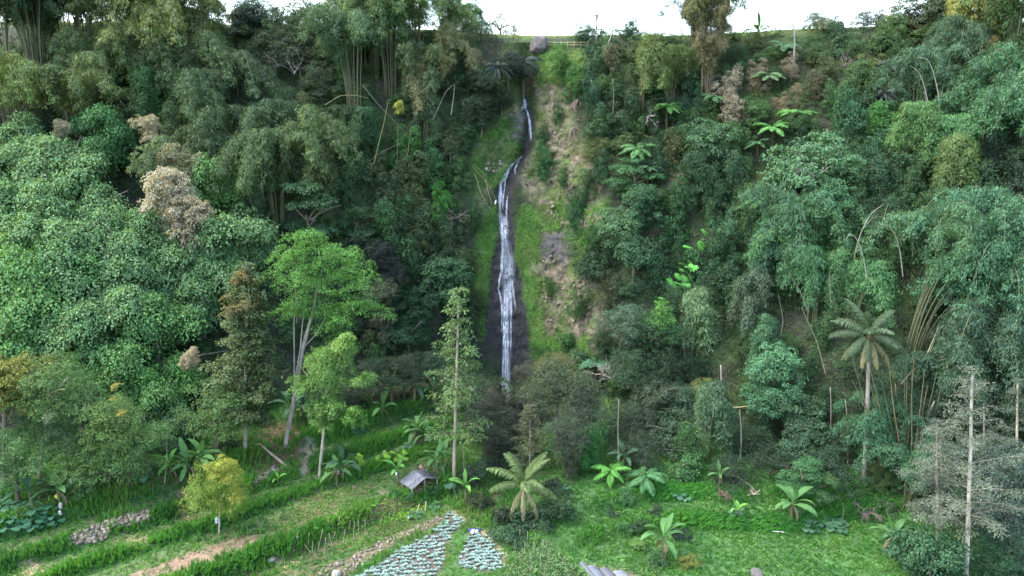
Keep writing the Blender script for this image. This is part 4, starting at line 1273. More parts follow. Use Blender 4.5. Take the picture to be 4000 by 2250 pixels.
T('fine', 330, 1810, 2.5, (.095, .175, .06), 'bushy olive shrub tree right of the banana with the white sacks', base=(350, 1960), trunk=BROWN)
T('fine', 60, 1770, 3.0, (.09, .165, .07), 'grey-green bushy tree at the left edge behind the taro', base=(70, 1960), trunk=BROWN)
T('fine', 850, 1600, 3.4, (.075, .14, .05), 'dark olive tree between the grove and the pale straight trunk', base=(850, 1800), trunk=BROWN)
T('fine', 250, 1720, 2.3, (.07, .125, .055), 'shaded olive crown behind the tall banana at the left', base=(280, 1900), trunk=BROWN)
T('fine', 862, 1930, 2.2, (.165, .235, .05), 'bushy yellow-green clove tree standing alone on the terrace', 'clove_tree', base=(855, 2085), tr=.07, trunk=PALE, sz=1.6)
for q in ((880, 1810, .9), (905, 1860, .8), (935, 1930, .7), (840, 1830, .7)): accent('young_leaves', bpy.data.objects['clove_tree'], q[0], q[1], q[2], (.235, .255, .05), 1.1, 1.2)
for q in ((455, 1505, .4), (478, 1612, .38), (440, 1560, .25)): accent('blossom', FLOW, q[0], q[1], q[2], (.25, .23, .06), 1, 2.6)
for px, py, r, c, lab in ((180, 1900, 1.4, (.07, .13, .05), 'low shrub left of the tall banana'), (330, 1900, 1.4, (.08, .15, .055), 'low shrub right of the tall banana with sacks'), (420, 1850, 1.5, (.06, .11, .045), 'low shrub under the flowered olive tree'), (580, 1840, 1.4, (.06, .11, .05), 'low shrub left of the thin white stem'), (900, 1740, 1.6, (.055, .10, .045), 'low shrub left of the pale straight trunk'), (1000, 1640, 1.7, (.04, .07, .038), 'dark shrub between the pale trunk and the feathery tree\'s trunk'), (1250, 1640, 1.5, (.04, .075, .04), 'dark shrub behind the path\'s bend'), (1400, 1560, 1.8, (.035, .06, .036), 'dark shrub at the wood edge right of the yellowish leaves'), (1750, 1600, 1.6, (.04, .075, .045), 'dark shrub at the slender tree\'s left, wood edge')):
    S('small', px, py, r, c, lab, fwd=1.0)
for k, px, py, r, c, lab, bs in (('fine', 1480, 1470, 2.6, (.035, .06, .038), 'dark tree behind the banana row, left end', (1480, 1570)), ('fine', 1580, 1450, 2.6, (.032, .055, .036), 'dark tree behind the banana row, middle', (1580, 1560)), ('fine', 1690, 1440, 2.4, (.035, .065, .042), 'dark tree behind the banana row, right end', (1690, 1555)),
                                ('fine', 1400, 1490, 2.4, (.04, .065, .04), 'dark tree right of the large drooping yellowish leaves', (1400, 1590)), ('fine', 1840, 1530, 2.4, (.05, .075, .05), 'thin dark tree right of the slender tree at the rock foot', (1845, 1640)), ('fine', 1880, 1640, 2.2, (.032, .045, .036), 'black-green bush tree at the ravine head', (1890, 1740)), ('fine', 1940, 1760, 2.0, (.03, .04, .034), 'black-green bush tree left of the young palm', (1940, 1850)), ('fine', 1300, 1560, 2.0, (.035, .055, .036), 'dark tree behind the slim pale trunk', (1300, 1650))):
    T(k, px, py, r, c, lab, base=bs, trunk=BROWN)
for px, py, r, c, lab in ((1990, 1590, 1.8, (.035, .045, .038), 'dark shrub right under the end of the falling water'), (2070, 1570, 1.7, (.045, .055, .045), 'grey-green shrub at the foot of the wet rock, right side'), (1930, 1540, 1.5, (.045, .06, .04), 'shrub at the foot of the wet rock, left side'), (2120, 1620, 1.8, (.04, .052, .042), 'dark shrub in front of the mossy strip\'s foot'), (1780, 1560, 1.6, (.04, .06, .04), 'dark shrub right of the slender tree\'s middle')):
    S('small', px, py, r * 1.2, c, lab, fwd=1.5)
# trees at the foot of the waterfall
T('fine', 2180, 1520, 3.5, (.06, .085, .05), 'broad dark grey-green tree hiding the foot of the waterfall', base=(2180, 1760), trunk=GREY, sz=1.1)
T('fine', 2180, 1440, 2.0, (.115, .12, .06), 'orange-tinged treetop just right of the waterfall foot', base=(2170, 1690), trunk=GREY)
T('fine', 2050, 1450, 1.5, (.075, .08, .065), 'thin grey tree standing in front of the falling water', base=(2075, 1640), trunk=GREY)
T('fine', 2300, 1600, 2.6, (.045, .065, .045), 'dark drooping tree right of the waterfall foot', base=(2300, 1790), trunk=GREY)
T('fine', 2010, 1680, 2.6, (.03, .042, .035), 'very dark tree in the ravine behind the young palm', base=(2000, 1840), trunk=BROWN)
T('fine', 1930, 1590, 2.0, (.035, .045, .038), 'very dark bush tree at the ravine\'s left, under the wet rock', base=(1920, 1730), trunk=BROWN)
slender_tree('dense', (2070, 1880), 1585, (.10, .115, .065), 'small tapering tree with an orange tip behind the young palm', wid=1.5, tr=.1)
T('fine', 2200, 1680, 2.4, (.05, .07, .05), 'grey-green tree right behind the young palm\'s fronds', base=(2210, 1850), trunk=BROWN)
S('vine', 2320, 1735, 1.6, (.045, .14, .045), 'bright green creeper mound right of the young palm', fwd=5)
S('vine', 2230, 1790, 1.6, (.06, .075, .05), 'grey drooping bush behind the young palm\'s right side', fwd=4)
for px, py, r, c, lab in ((1960, 2000, 1.7, (.028, .045, .03), 'dark shrub left below the young palm'), (2080, 2030, 1.8, (.03, .06, .035), 'dark shrub right below the young palm'), (1990, 2080, 1.5, (.04, .085, .045), 'leafy shrub above the pale green vegetable rows'), (1890, 1960, 1.4, (.035, .055, .03), 'dark shrub between the cabbage field and the ravine'), (2180, 1960, 1.6, (.035, .07, .035), 'dark shrub at the left end of the bright meadow'), (2130, 1890, 1.5, (.03, .05, .03), 'shrub under the hanging frond of the young palm'), (1850, 1830, 1.5, (.045, .075, .045), 'grey-green sapling bush right of the slender tree\'s trunk'), (1870, 1690, 1.8, (.065, .12, .06), 'leafy sapling right of the slender tree\'s trunk, mid-height')):
    S('small', px, py, r, c, lab, fwd=1.2)
# right of the waterfall, upper cliff
for k, px, py, r, c, lab, fw in (
    ('vine', 2200, 250, 1.7, (.07, .15, .045), 'bright green creepers on the slope below the boulder', 1),
    ('vine', 2250, 330, 1.5, (.06, .14, .05), 'green creeper strip right of the upper bare rock', 1),
    ('small', 2250, 310, .9, (.11, .19, .05), 'yellow-green bush on top of the hanging roots', 1.4),
    ('vine', 2320, 240, 1.7, (.035, .075, .04), 'dark creeper column at the crest under the leaning bare tree', 1.2),
    ('vine', 2310, 350, 1.4, (.035, .08, .05), 'dark glossy creepers below the dark crest column', 1.2),
    ('vine', 2390, 250, 1.6, (.11, .11, .065), 'pale thinly leaved bush above the white bare stem', 1.5),
    ('vine', 2130, 630, 1.6, (.045, .12, .045), 'green bush cap on the bare rock beside the fall', .8),
    ('vine', 2250, 820, 1.5, (.04, .10, .05), 'green mound under the tan rock wall right of the fall', .8),
    ('vine', 2180, 450, 1.0, (.05, .105, .045), 'small creeper hanging in the middle of the upper bare rock', .5),
    ('vine', 2120, 520, .9, (.06, .11, .045), 'small creeper tuft on the rock edge beside the upper fall', .5),
    ('vine', 2290, 720, 1.2, (.055, .10, .045), 'creeper hanging over the right side of the tan rock wall', .5),
    ('vine', 2200, 690, .9, (.06, .12, .045), 'small creeper between the two bare rock walls', .5),
    ('vine', 2150, 1130, 1.0, (.06, .125, .045), 'low creeper across the top of the stony scree', .5),
    ('vine', 2280, 1180, 1.2, (.05, .10, .045), 'creeper at the right side of the stony scree', .6),
    ('vine', 2330, 960, 1.5, (.045, .095, .045), 'creepers right of the dark bare rock', .8),
    ('vine', 2340, 640, 1.3, (.04, .085, .045), 'creepers hemming the tan rock wall on the right', .8),
    ('vine', 2350, 480, 1.6, (.04, .085, .045), 'dark leafy bush left of the fallen white branches', 1.2),
    ('small', 2230, 1330, 1.4, (.05, .12, .045), 'green bush at the bottom of the stony scree', .8),
    ('small', 2300, 1400, 1.5, (.06, .115, .06), 'grey-green bush right of the mossy strip, above the orange treetop', 1.2)):
    S(k, px, py, r * 1.25, c, lab, fwd=fw)
for k, px, py, s, c, lab, fw in (
    ('plume', 2500, 290, 1.1, (.085, .125, .045), 'soft yellow-green bamboo mound on the slope below the crest field', 2.5),
    ('wide', 2620, 330, .85, (.085, .13, .045), 'bright olive bamboo above the middle tree fern', 2.5),
    ('tall', 2690, 110, 1.05, (.15, .15, .07), 'sunlit bamboo clump standing on the crest against the sky', 0),  # sun on the crest is put into the yellowish leaf colour
    ('tall', 2640, 130, .8, (.06, .07, .05), 'darker bamboo at the left of the sunlit skyline clump', 0),
    ('thin', 2720, 210, .95, (.13, .12, .07), 'dense bundle of brown bamboo stems below the skyline clump', .6)):
    B(k, px, py, s, c, lab, fw, culm=(.13, .11, .07))
for k, px, py, r, c, lab, fw in (
    ('layer', 2480, 690, 2.3, (.055, .13, .06), 'light green tiered tree in the middle of the cliff, below a tree fern', 2.5),
    ('broad', 2490, 800, 2.5, (.045, .105, .055), 'tiered green tree hanging over the cliff\'s right edge', 2.5),
    ('broad', 2430, 890, 2.4, (.075, .145, .075), 'pale grey-green tree with flat boughs beside the scree', 3),
    ('broad', 2480, 970, 2.2, (.06, .125, .07), 'grey-green tree just below the flat-boughed one', 3),
    ('broad', 2790, 560, 3.0, (.065, .13, .07), 'grey-green tree below the brown dead thicket', 3),
    ('broad', 2740, 520, 2.0, (.06, .12, .065), 'smaller grey-green crown touching the tree under the dead thicket', 3),
    ('broad', 3170, 640, 3.9, (.075, .155, .085), 'large pale blue-green tree with white forked limbs on the right slope', 4.5),
    ('broad', 3290, 640, 2.2, (.075, .155, .08), 'right bough of pale green leaves beside the large pale tree', 4.5),
    ('broad', 3200, 780, 2.6, (.06, .14, .075), 'pale green lower crown under the white forked limbs', 4.5),
    ('fine', 2440, 1270, 2.4, (.07, .12, .085), 'pale grey-green round tree at mid slope above the bare twig ball', 3.5),
    ('fine', 2580, 1290, 2.5, (.035, .085, .04), 'dark round tree with lit top next to the pale round tree', 3.5),
    ('small', 2580, 1225, 1.3, (.08, .19, .045), 'lit green top of the dark round tree', 5.5),  # light on the treetop is put into this crown's brighter leaf colour
    ('fine', 2470, 1430, 2.2, (.04, .08, .045), 'dark tree under the pale round tree', 3.5),
    ('fine', 2620, 1430, 2.2, (.03, .06, .034), 'shaded tree under the dark round tree', 3.5)):
    T(k, px, py, r * 1.25, c, lab, fwd=fw)
# crest, right of the waterfall
for k, px, py, r, c, lab in (
    ('sparse', 2505, 135, 1.5, (.06, .08, .04), 'small round tree alone on the skyline left of the bamboo'),
    ('small', 2390, 160, .9, (.035, .05, .03), 'dark little bush on the crest at the leaning bare tree'),
    ('sparse', 2330, 55, 1.1, (.11, .11, .07), 'thin leaf tuft on the tall bare sapling against the sky'),
    ('fine', 3190, 95, 2.0, (.085, .10, .045), 'olive skyline tree right of the tall papaya'),
    ('fine', 3260, 120, 1.5, (.08, .10, .05), 'small olive tree on the crest next to the taller olive one'),
    ('fine', 3375, 90, 1.9, (.05, .06, .05), 'dark dome-topped tree leaning on the skyline'),
    ('sparse', 3440, 100, 2.2, (.08, .075, .055), 'reddish thin tree on the skyline right of the dome-topped one'),
    ('broad', 3530, 70, 3.2, (.07, .09, .045), 'lacy skyline tree left of the tall right-hand bamboo'),
    ('broad', 3660, 60, 3.6, (.055, .08, .05), 'wide lacy tree with sky spots at the upper right'),
    ('broad', 3860, 60, 3.4, (.065, .085, .045), 'lacy tree near the top right corner'),
    ('broad', 3970, 80, 3.0, (.10, .10, .055), 'pinkish sunlit tree in the top right corner'),
    ('small', 2720, 165, 1.0, MG, 'low bush on the crest right of the bamboo stems'),
    ('small', 2860, 155, 1.0, (.065, .10, .04), 'low bush on the crest left of the skyline banana'),
    ('small', 3030, 140, 1.1, (.06, .10, .045), 'low bush on the crest between banana and papaya')):
    T(k, px, py, r, c, lab, fwd=.3)
for px, py, r, c, lab, fw in (
    (3290, 190, 2.0, (.05, .095, .055), 'leafy blue-green bush on the crest slope right of the papaya', 1.2),
    (3200, 220, 1.7, (.085, .095, .05), 'thin-stemmed olive bush below the papaya', 1.2),
    (3420, 180, 1.8, (.055, .09, .04), 'green bush on the crest slope under the dome-topped tree', 1.2),
    (3550, 150, 1.9, (.06, .105, .04), 'bright green bush on the crest slope under the lacy tree', 1.2),
    (3060, 190, 1.6, (.06, .12, .045), 'grassy green bush on the crest slope left of the papaya', 1),
    (2960, 230, 1.5, (.06, .12, .05), 'green bush on the crest slope below the skyline banana', 1),
    (3400, 240, 1.7, (.085, .11, .045), 'yellow-olive bush above the creeper-wrapped trunk', 1.5)):
    S('small', px, py, r, c, lab, fwd=fw)
# upper right slope
for px, py, r, c, lab, fw in (
    (2840, 345, 2.6, (.26, .225, .18), 'brown dead bamboo thicket, the large upper dome on the right slope', 2),
    (2870, 430, 2.3, (.24, .21, .17), 'brown dead thicket hanging below the large dome', 2.4),
    (2940, 290, 1.9, (.23, .195, .15), 'brown dead thicket running up to the right of the dome', 1.5),
    (3090, 265, 1.8, (.19, .155, .12), 'dry reddish brown thicket at the foot of the papaya trunk', 1),
    (3090, 390, 1.8, (.20, .155, .11), 'greyish dead thicket above the two low tree ferns', 1.5),
    (3190, 330, 1.8, (.10, .095, .065), 'half-dead grey thicket right of the papaya trunk', 1.5)):
    S('vine', px, py, r, c, lab, 'dead_thicket', fwd=fw, sz=.8)
for px, py, r, c, lab, fw in (
    (3340, 380, 2.0, (.055, .10, .045), 'trunk wrapped in creepers on the upper right slope', 2.0),
    (3270, 420, 1.8, (.055, .12, .05), 'green creeper wall left of the wrapped trunk', 1.5),
    (3330, 500, 2.4, (.04, .10, .055), 'dark green bush under the creeper-wrapped trunk', 1.5),
    (3440, 510, 2.0, (.055, .155, .045), 'vivid green ground creepers on the right slope', 1.2),
    (3390, 640, 2.3, (.035, .085, .05), 'dark creeper slope right of the large pale tree', 1.2),
    (3450, 740, 2.2, (.035, .075, .042), 'dark creeper slope above the arched bare canes', 1.2),
    (2790, 760, 2.2, (.04, .085, .045), 'creepers hanging down beneath the grey-green tree', 2.0),
    (2690, 700, 2.0, (.035, .075, .042), 'dark creeper curtain right of the small tan rock', 1.5),
    (2640, 800, 1.8, (.04, .095, .042), 'green creepers below the small tan rock', 1.2),
    (2870, 700, 2.0, (.04, .085, .048), 'creeper curtain with pale hanging stems left of the pale tree', 2.0),
    (2560, 640, 1.8, (.03, .065, .036), 'dark bushes right of the tiered cliff tree', 1.2),
    (2560, 480, 1.8, (.05, .085, .045), 'creepers right of the grey twiggy branch', 1.0),
    (2450, 430, 1.8, (.04, .075, .042), 'dark creepers between white stem and tree fern', 1.0),
    (2680, 460, 1.6, (.03, .07, .045), 'dark bush right of the middle tree fern', 1.2),
    (2630, 590, 1.6, (.09, .10, .05), 'olive hanging bush right of the lower tree fern', 1.5),
    (2640, 960, 2.2, (.035, .09, .04), 'dark green bushes left of the bright lobed leaves', 1.2),
    (2560, 1060, 2.2, (.034, .075, .038), 'dark creeper slope right of the scree', 1.2),
    (2740, 1100, 2.4, (.036, .085, .042), 'dark shrubs around the bright lobed leaves', 1.2),
    (2830, 980, 2.2, (.035, .085, .045), 'shrubs right of the bright lobed leaves', 1.2),
    (2870, 1150, 2.3, (.036, .075, .042), 'dark shrubs above the drooping bamboo plume', 1.2),
    (2400, 1150, 1.6, (.05, .065, .04), 'brownish creeper strip at the scree\'s right edge', 1.0),
    (2960, 930, 1.8, (.035, .07, .045), 'dark bushes under the leaning bamboo cloud', 1.2),
    (3890, 640, 2.2, (.03, .055, .036), 'dark bushes in the shade under the lit right-hand bamboo plume', 1.5),  # bushes here carry the slope's dark shadow in their leaf colour
    (3960, 730, 2.2, (.035, .06, .04), 'shadowed bushes at the right edge above the blue-green bamboo cloud', 1.5),  # shadow put into the dark leaf colour here too
    (3830, 760, 2.2, (.04, .075, .042), 'bushes above the blue-green bamboo clouds', 1.5),
    (3700, 760, 2.0, (.045, .085, .042), 'bushes between the arched canes and the right-hand bamboo', 1.5),
    (3560, 690, 2.0, (.045, .09, .04), 'bushes right of the arched bare canes', 1.2),
    (3290, 960, 2.0, (.05, .125, .042), 'bright creepers between the arched bare canes', 1.0),
    (3420, 1010, 2.0, (.045, .12, .042), 'bright creepers under the tallest arched cane', 1.0),
    (3370, 880, 1.8, (.035, .07, .045), 'dark bushes behind the arched canes', 1.0)):
    S('vine', px, py, r * 1.3, c, lab, 'creeper_mound', fwd=fw)
for k, px, py, s, c, lab, fw in (
    ('tall', 3780, 110, 1.2, (.075, .12, .05), 'tall bamboo at the upper right with a yellow-lit dome', 3),
    ('plume', 3750, 60, 1.2, (.17, .18, .06), 'yellow-lit bamboo plume near the top right', 5),  # the yellow light on this plume is painted by its leaf colour
    ('plume', 3780, 250, .8, (.15, .125, .055), 'small golden bamboo tuft above the white canes', 2),
    ('wide', 3870, 330, 1.2, (.05, .115, .06), 'green bamboo at the right edge, upper slope', 4),
    ('wide', 3960, 450, 1.2, (.045, .10, .055), 'bamboo cut by the right edge below the upper green one', 4),
    ('wide', 3800, 440, 1.1, (.045, .105, .055), 'green bamboo right of the white upright canes', 4),
    ('plume', 3800, 560, 1.0, (.06, .14, .06), 'lit green bamboo plume hanging on the right slope', 5),
    ('plume', 3560, 500, 1.0, (.075, .145, .055), 'yellow-green bamboo plume left of the white upright canes', 3),
    ('plume', 3640, 640, .95, (.085, .125, .05), 'olive bamboo tuft at the foot of the white canes', 2),
    ('wide', 3540, 300, .95, (.045, .09, .055), 'bamboo left of the white upright canes', 2.5),
    ('wide', 3640, 200, .9, (.04, .075, .045), 'shaded bamboo under the wide lacy tree', 1.5),
    ('wide', 3940, 240, .9, (.045, .075, .035), 'dark bamboo in the right corner under crossing stems', 1.5),
    ('wide', 3900, 920, 1.2, (.05, .115, .07), 'large blue-green bamboo cloud at the right edge', 6),
    ('wide', 3720, 960, 1.1, (.06, .12, .065), 'blue-green bamboo cloud right of the arched canes', 5),
    ('wide', 3960, 1120, 1.15, (.045, .105, .062), 'bamboo cloud at the right edge below the large one', 6),
    ('lean', 3640, 1150, 1.05, (.055, .125, .068), 'leaning bamboo fanning right from behind the coconut palm', 6),
    ('plume', 3480, 1190, 1.0, (.06, .14, .062), 'rounded bamboo plume right above the coconut palm', 8),
    ('plume', 3350, 1130, .9, (.06, .13, .06), 'bamboo plume left above the coconut palm', 5),
    ('wide', 3080, 900, 1.1, (.05, .11, .065), 'bamboo cloud below the large pale tree', 5),
    ('wide', 3180, 930, 1.0, (.055, .125, .055), 'lit bamboo cloud left of the arched bare canes', 5),
    ('plume', 3240, 1090, 1.0, (.055, .13, .065), 'arching bamboo plume left of the coconut palm', 5),
    ('plume', 3010, 1000, 1.0, (.045, .10, .06), 'drooping bamboo left of the lit bamboo cloud', 5),
    ('drape', 2740, 1290, 1.15, (.10, .16, .085), 'pale arching bamboo plume that hangs down like a curtain', 5),
    ('plume', 2960, 1200, 1.0, (.05, .075, .05), 'grey-green bamboo right of the hanging plume', 4),
    ('plume', 3000, 1370, .9, (.045, .10, .055), 'bamboo tuft left of the rounded light tree', 4),
    ('wide', 3800, 1330, 1.1, (.04, .075, .05), 'dark bamboo behind the grey slender tree', 4),
    ('wide', 3940, 1380, 1.1, (.035, .07, .048), 'dark bamboo at the right edge, mid height', 4),
    ('wide', 3620, 1430, .9, (.038, .075, .048), 'dark bamboo right of the palm trunk', 3),
    ('wide', 3480, 1700, .8, (.04, .10, .058), 'low fresh bamboo right of the palm trunk foot', 3),
    ('wide', 3560, 1880, .7, (.045, .105, .06), 'low bamboo behind the leaning pale dead trunk', 2)):
    B(k, px, py, s, tuple(1.25 * q for q in c), lab, fw, rot=0 if k == 'lean' else None)
# lower right wood
for k, px, py, r, c, lab, fw in (
    ('fine', 2560, 1560, 2.5, (.055, .085, .055), 'grey-green tree right of the bare twig ball', 4),
    ('fine', 2700, 1580, 2.4, (.045, .09, .06), 'blue-green tree left of the broken pale trunk', 4),
    ('broad', 2640, 1690, 2.5, (.042, .075, .045), 'dark tree in the wood above the bright meadow', 3),
    ('fine', 2450, 1650, 2.4, (.035, .055, .04), 'dark tree behind the thin pale sapling stems', 3),
    ('fine', 2480, 1770, 2.0, (.035, .055, .035), 'shaded tree above the two low ferns', 2.5),
    ('broad', 2760, 1540, 1.6, (.12, .14, .05), 'yellowish leafy tree left beside the broken pale trunk', 4),
    ('broad', 2780, 1600, 2.0, (.05, .115, .065), 'green tree behind the broken pale trunk', 3.5),
    ('broad', 3040, 1450, 2.7, (.07, .165, .09), 'rounded light blue-green tree mid right, left of the bamboo culms', 5),
    ('broad', 3010, 1570, 2.2, (.06, .145, .08), 'light green lower crown under the rounded light tree', 5),
    ('broad', 3130, 1630, 2.2, (.05, .10, .055), 'green tree left of the white upright pole', 4),
    ('broad', 3140, 1740, 2.2, (.045, .09, .055), 'grey-green tree below the white upright pole\'s left', 4),
    ('fine', 2960, 1730, 2.2, (.03, .06, .036), 'dark tree right of the creeper-draped pole', 3),
    ('fine', 3060, 1830, 2.0, (.03, .055, .034), 'dark tree behind the star-shaped banana', 2.5),
    ('fine', 3250, 1840, 2.2, (.032, .062, .038), 'shaded tree left of the palm trunk foot', 2.5),
    ('fine', 2870, 1850, 1.8, (.032, .055, .034), 'dark tree above the fallen white branches', 2),
    ('layer', 3145, 1850, 1.4, (.055, .14, .06), 'small fresh green tiered sapling right of the star-shaped banana', 5),
    ('layer', 3215, 1900, 1.0, (.055, .12, .05), 'second smaller tiered sapling further right', 4),
    ('fine', 3560, 1600, 2.2, (.03, .065, .04), 'dark tree behind the leaning pale dead trunk', 3),
    ('fine', 3900, 1560, 2.6, (.038, .07, .055), 'dark blue-green tree right of the grey slender tree', 3),
    ('fine', 3700, 1640, 2.2, (.035, .06, .042), 'dark tree left of the grey slender tree', 3),
    ('fine', 3920, 1830, 2.6, (.075, .11, .095), 'pale grey-green feathery tree at the right edge', 5),
    ('fine', 3940, 2010, 2.4, (.055, .09, .08), 'grey-green tree at the right edge, low down', 4),
    ('fine', 3950, 2160, 2.2, (.04, .08, .055), 'dark green tree in the bottom right corner', 3),
    ('broad', 3640, 2190, 2.3, (.045, .105, .055), 'leafy bush at the bottom right, left of the thickest white trunk', 3),
    ('broad', 3560, 2130, 1.6, (.045, .12, .05), 'bush right of the low banana with a brown leaf', 2),
    ('fine', 3860, 2200, 1.6, (.04, .10, .05), 'bush right of the thickest white trunk', 2),
    ('small', 3550, 2060, 1.1, (.06, .16, .045), 'bright climbing plant right of the low banana', 1.5),
    ('small', 2660, 1820, 1.5, (.05, .12, .045), 'bush with red-tipped creepers above the meadow', 2.5),
    ('vine', 2690, 1760, 1.7, (.05, .11, .045), 'creeper-draped shrub left of the fuzzy draped pole', 3),
    ('fine', 2880, 1700, 1.8, (.055, .09, .055), 'grey-green tree just right of the fuzzy draped pole', 3)):
    T(k, px, py, r * 1.25, c, lab, fwd=fw)
B('drape', 2760, 1720, 1.0, (.075, .13, .075), 'fuzzy bamboo-draped pole at the edge of the bright meadow', 4.5)
for px, py, c, lab, r in ((2690, 2195, (.13, .15, .04), 'small yellow-green bush right of the meadow banana', .8), (2660, 2090, (.02, .04, .035), 'small dark blue-green shrub behind the meadow banana', .8), (2510, 2130, (.10, .20, .06), 'fresh green bush left of the meadow banana', .9), (2570, 2190, (.05, .11, .045), 'bush at the foot of the meadow banana', 1.0),
                       (2480, 2045, (.035, .075, .035), 'dark shrub on the bank below the bright meadow', .9), (2570, 2000, (.035, .06, .035), 'dark shrub in the middle of the bright meadow', .8), (2440, 2060, (.055, .14, .05), 'leafy herb clump on the meadow bank', .7), (2450, 1930, (.06, .15, .06), 'climbing green herb at the top edge of the bright meadow', .9),
                       (2400, 2010, (.04, .09, .04), 'dark weeds on the left part of the meadow bank', .8), (3460, 1990, (.055, .10, .05), 'bush on the slope above the low right banana', 1.2), (1380, 1800, (.07, .18, .05), 'leafy herb behind the banana with the pink bag', .8), (1540, 1925, (.05, .14, .045), 'grass tuft shrub at the hut\'s front left', .5), (1600, 1930, (.05, .13, .045), 'low shrub in front of the hut', .5), (1690, 1910, (.045, .11, .045), 'low shrub at the hut\'s right post', .6), (1430, 1690, (.04, .12, .055), 'rounded green bush right of the drooping yellowish leaves', 1.2)):
    S('small', px, py, r, c, lab, fwd=.5)
accent('young_leaves', bpy.data.objects['slender_tree.002'], 2060, 1612, .4, (.22, .15, .05), 1.6, .1)
# slender grey trees at the right
slender_tree('airy', (3775, 2250), 1440, (.125, .15, .12), 'tall grey feathery tree with the thickest pale trunk, lower right', wid=1.0, tr=.15, lean=28, trunk=(.42, .39, .34))
slender_tree('airy_b', (3662, 2150), 1640, (.095, .125, .10), 'thinner grey feathery tree left of the thickest pale trunk', wid=1.15, tr=.12, lean=0)
slender_tree('airy_b', (3968, 2030), 1480, (.095, .125, .10), 'slim pale-stemmed feathery tree at the right edge', wid=.8, tr=.12, lean=10)
slender_tree('airy_b', (3845, 1980), 1560, (.06, .08, .06), 'thin dark-stemmed tree just right of the thickest pale trunk', wid=.7, tr=.08)
slender_tree('airy_b', (3680, 2080), 1700, (.08, .105, .08), 'short pale twin stem beside the thinner grey tree', wid=.6, tr=.09, lean=-5)
# big dark palm over the gorge
def sugar_palm(px, py, s, label, fwd):
    c = at(px, py, fwd)
    g0 = drop(c.x, c.y + 1.0, 90)
    e = thing('dark_palm', label, 'palm', (c.x, c.y + .6, min(g0, c.z - .3)))
    h = c.z - e.location.z
    g = Geo(); g.tube([(0, 0, -.2), (0, -.2, h * .6), (0, -.6, h)], [.2, .17, .14], 7)
    obj('trunk', g.mesh('trunk_mesh', BARK), e, color=BROWN)
    rng = np.random.default_rng(int(px))
    for k in range(24):
        obj('frond', SUGARF[k % 3], e, (0, -.6, h), (0, 0, k * 2.4 + rng.normal(0, .2)), s * rng.uniform(.85, 1.1), (.045, .062, .06))
sugar_palm(2045, 245, .85, 'dark blue-green palm overhanging the top of the waterfall', 3.2)
sugar_palm(1945, 265, .75, 'dark drooping palm left of the one overhanging the waterfall', 2.8)
sugar_palm(3480, 260, .8, 'blue-grey palm in the shade of the upper right slope', 1.5)
sugar_palm(3450, 370, .6, 'pale small palm in a dark hollow of the upper right slope', 1.5)
# tree ferns
for px, py, s, lab, c in (
    (2605, 420, .95, 'bright tree fern in the middle of the right slope', (.085, .19, .055)),
    (2490, 585, 1.15, 'largest tree fern, with two tiers of fronds, right of the cliff', (.07, .16, .06)),
    (3000, 300, 1.0, 'pale tree fern against the brown dead thicket', (.09, .15, .07)),
    (3110, 445, 1.0, 'flat-topped tree fern under the dead thicket', (.085, .20, .055)),
    (3020, 500, 1.05, 'bright tree fern left below the flat-topped one', (.075, .19, .055)),
    (2950, 790, 1.05, 'tree fern with broad fronds left of the large pale tree', (.065, .16, .055)),
    (2790, 380, .9, 'tree fern half hidden beside the pale forked dead tree', (.06, .14, .06)),
    (2960, 560, .8, 'tree fern in the shade left of the large pale tree\'s top', (.05, .12, .055)),
    (2680, 505, .8, 'small tree fern left of the grey-green tree crown', (.045, .11, .055)),
    (3060, 180, 1.1, 'tree fern on the crest slope beside the papaya', (.06, .12, .06)),
    (2530, 660, .8, 'small shaded fern at the largest fern\'s lower right', (.04, .09, .045)),
    (2390, 1840, .85, 'bright fern at the edge of the bright meadow', (.085, .24, .05)),
    (2520, 1860, .9, 'darker fern right of the bright meadow fern', (.055, .14, .06)),
    (2330, 1420, 1.0, 'blue-green fern left of the bare twig ball', (.05, .13, .075))):
    fern(px, py, s, lab, c)
# palms
def coconut(px, py, cx, cy_, s, label, n=17, dead=3, tr=.2, col=(.055, .085, .05), up=0):
    b = hit(px, py)
    d = ray(cx, cy_)
    t = VCAM + d * (b.y / d.y)
    h = t.z - b.z
    e = thing('coconut_palm', label, 'palm', b)
    g = Geo()
    q = np.linspace(0, 1, 26)
    pts = np.stack([(t.x - b.x) * q ** 1.3, 0 * q, h * q], -1)
    pts[0, 2] -= .3
    rr = np.linspace(tr * 1.2, tr * .8, 26) * (1 + .06 * (np.arange(26) % 2))
    g.tube(pts, rr, 9)
    obj('trunk', g.mesh('trunk_mesh', BARK), e, color=(.25, .23, .21))
    rng = np.random.default_rng(int(px))
    for k in range(n):
        v = [0, 1, 1, 2, 2, 3, 3][k % 7] if not up else [0, 0, 1, 1, 2, 2, 3][k % 7]
        obj('frond', PALMF[v], e, (t.x - b.x, 0, h), (rng.normal(0, .12), 0, k * 2.4 + rng.normal(0, .2)), s * rng.uniform(.85, 1.1), tuple(np.array(col) * rng.uniform(.8, 1.25)))
    for k in range(dead):
        obj('frond', PALMF[4], e, (t.x - b.x, 0, h - .1), (0, 0, [-.9, -2.2, -1.6, 2.9, .4][k]), s * .85, (.22, .19, .12))
    nut = Geo(); nut.tube([(0, 0, -.5), (.1, 0, -.25), (0, 0, .25)], [.12, .3, .2], 7)
    obj('nut_cluster', nut.mesh('nut_mesh', BARK), e, (t.x - b.x, 0, h - .1), color=(.17, .11, .06))
coconut(3372, 1885, 3395, 1315, .85, 'tall coconut palm with a straight pale trunk at the lower right', 22, 4, .17)
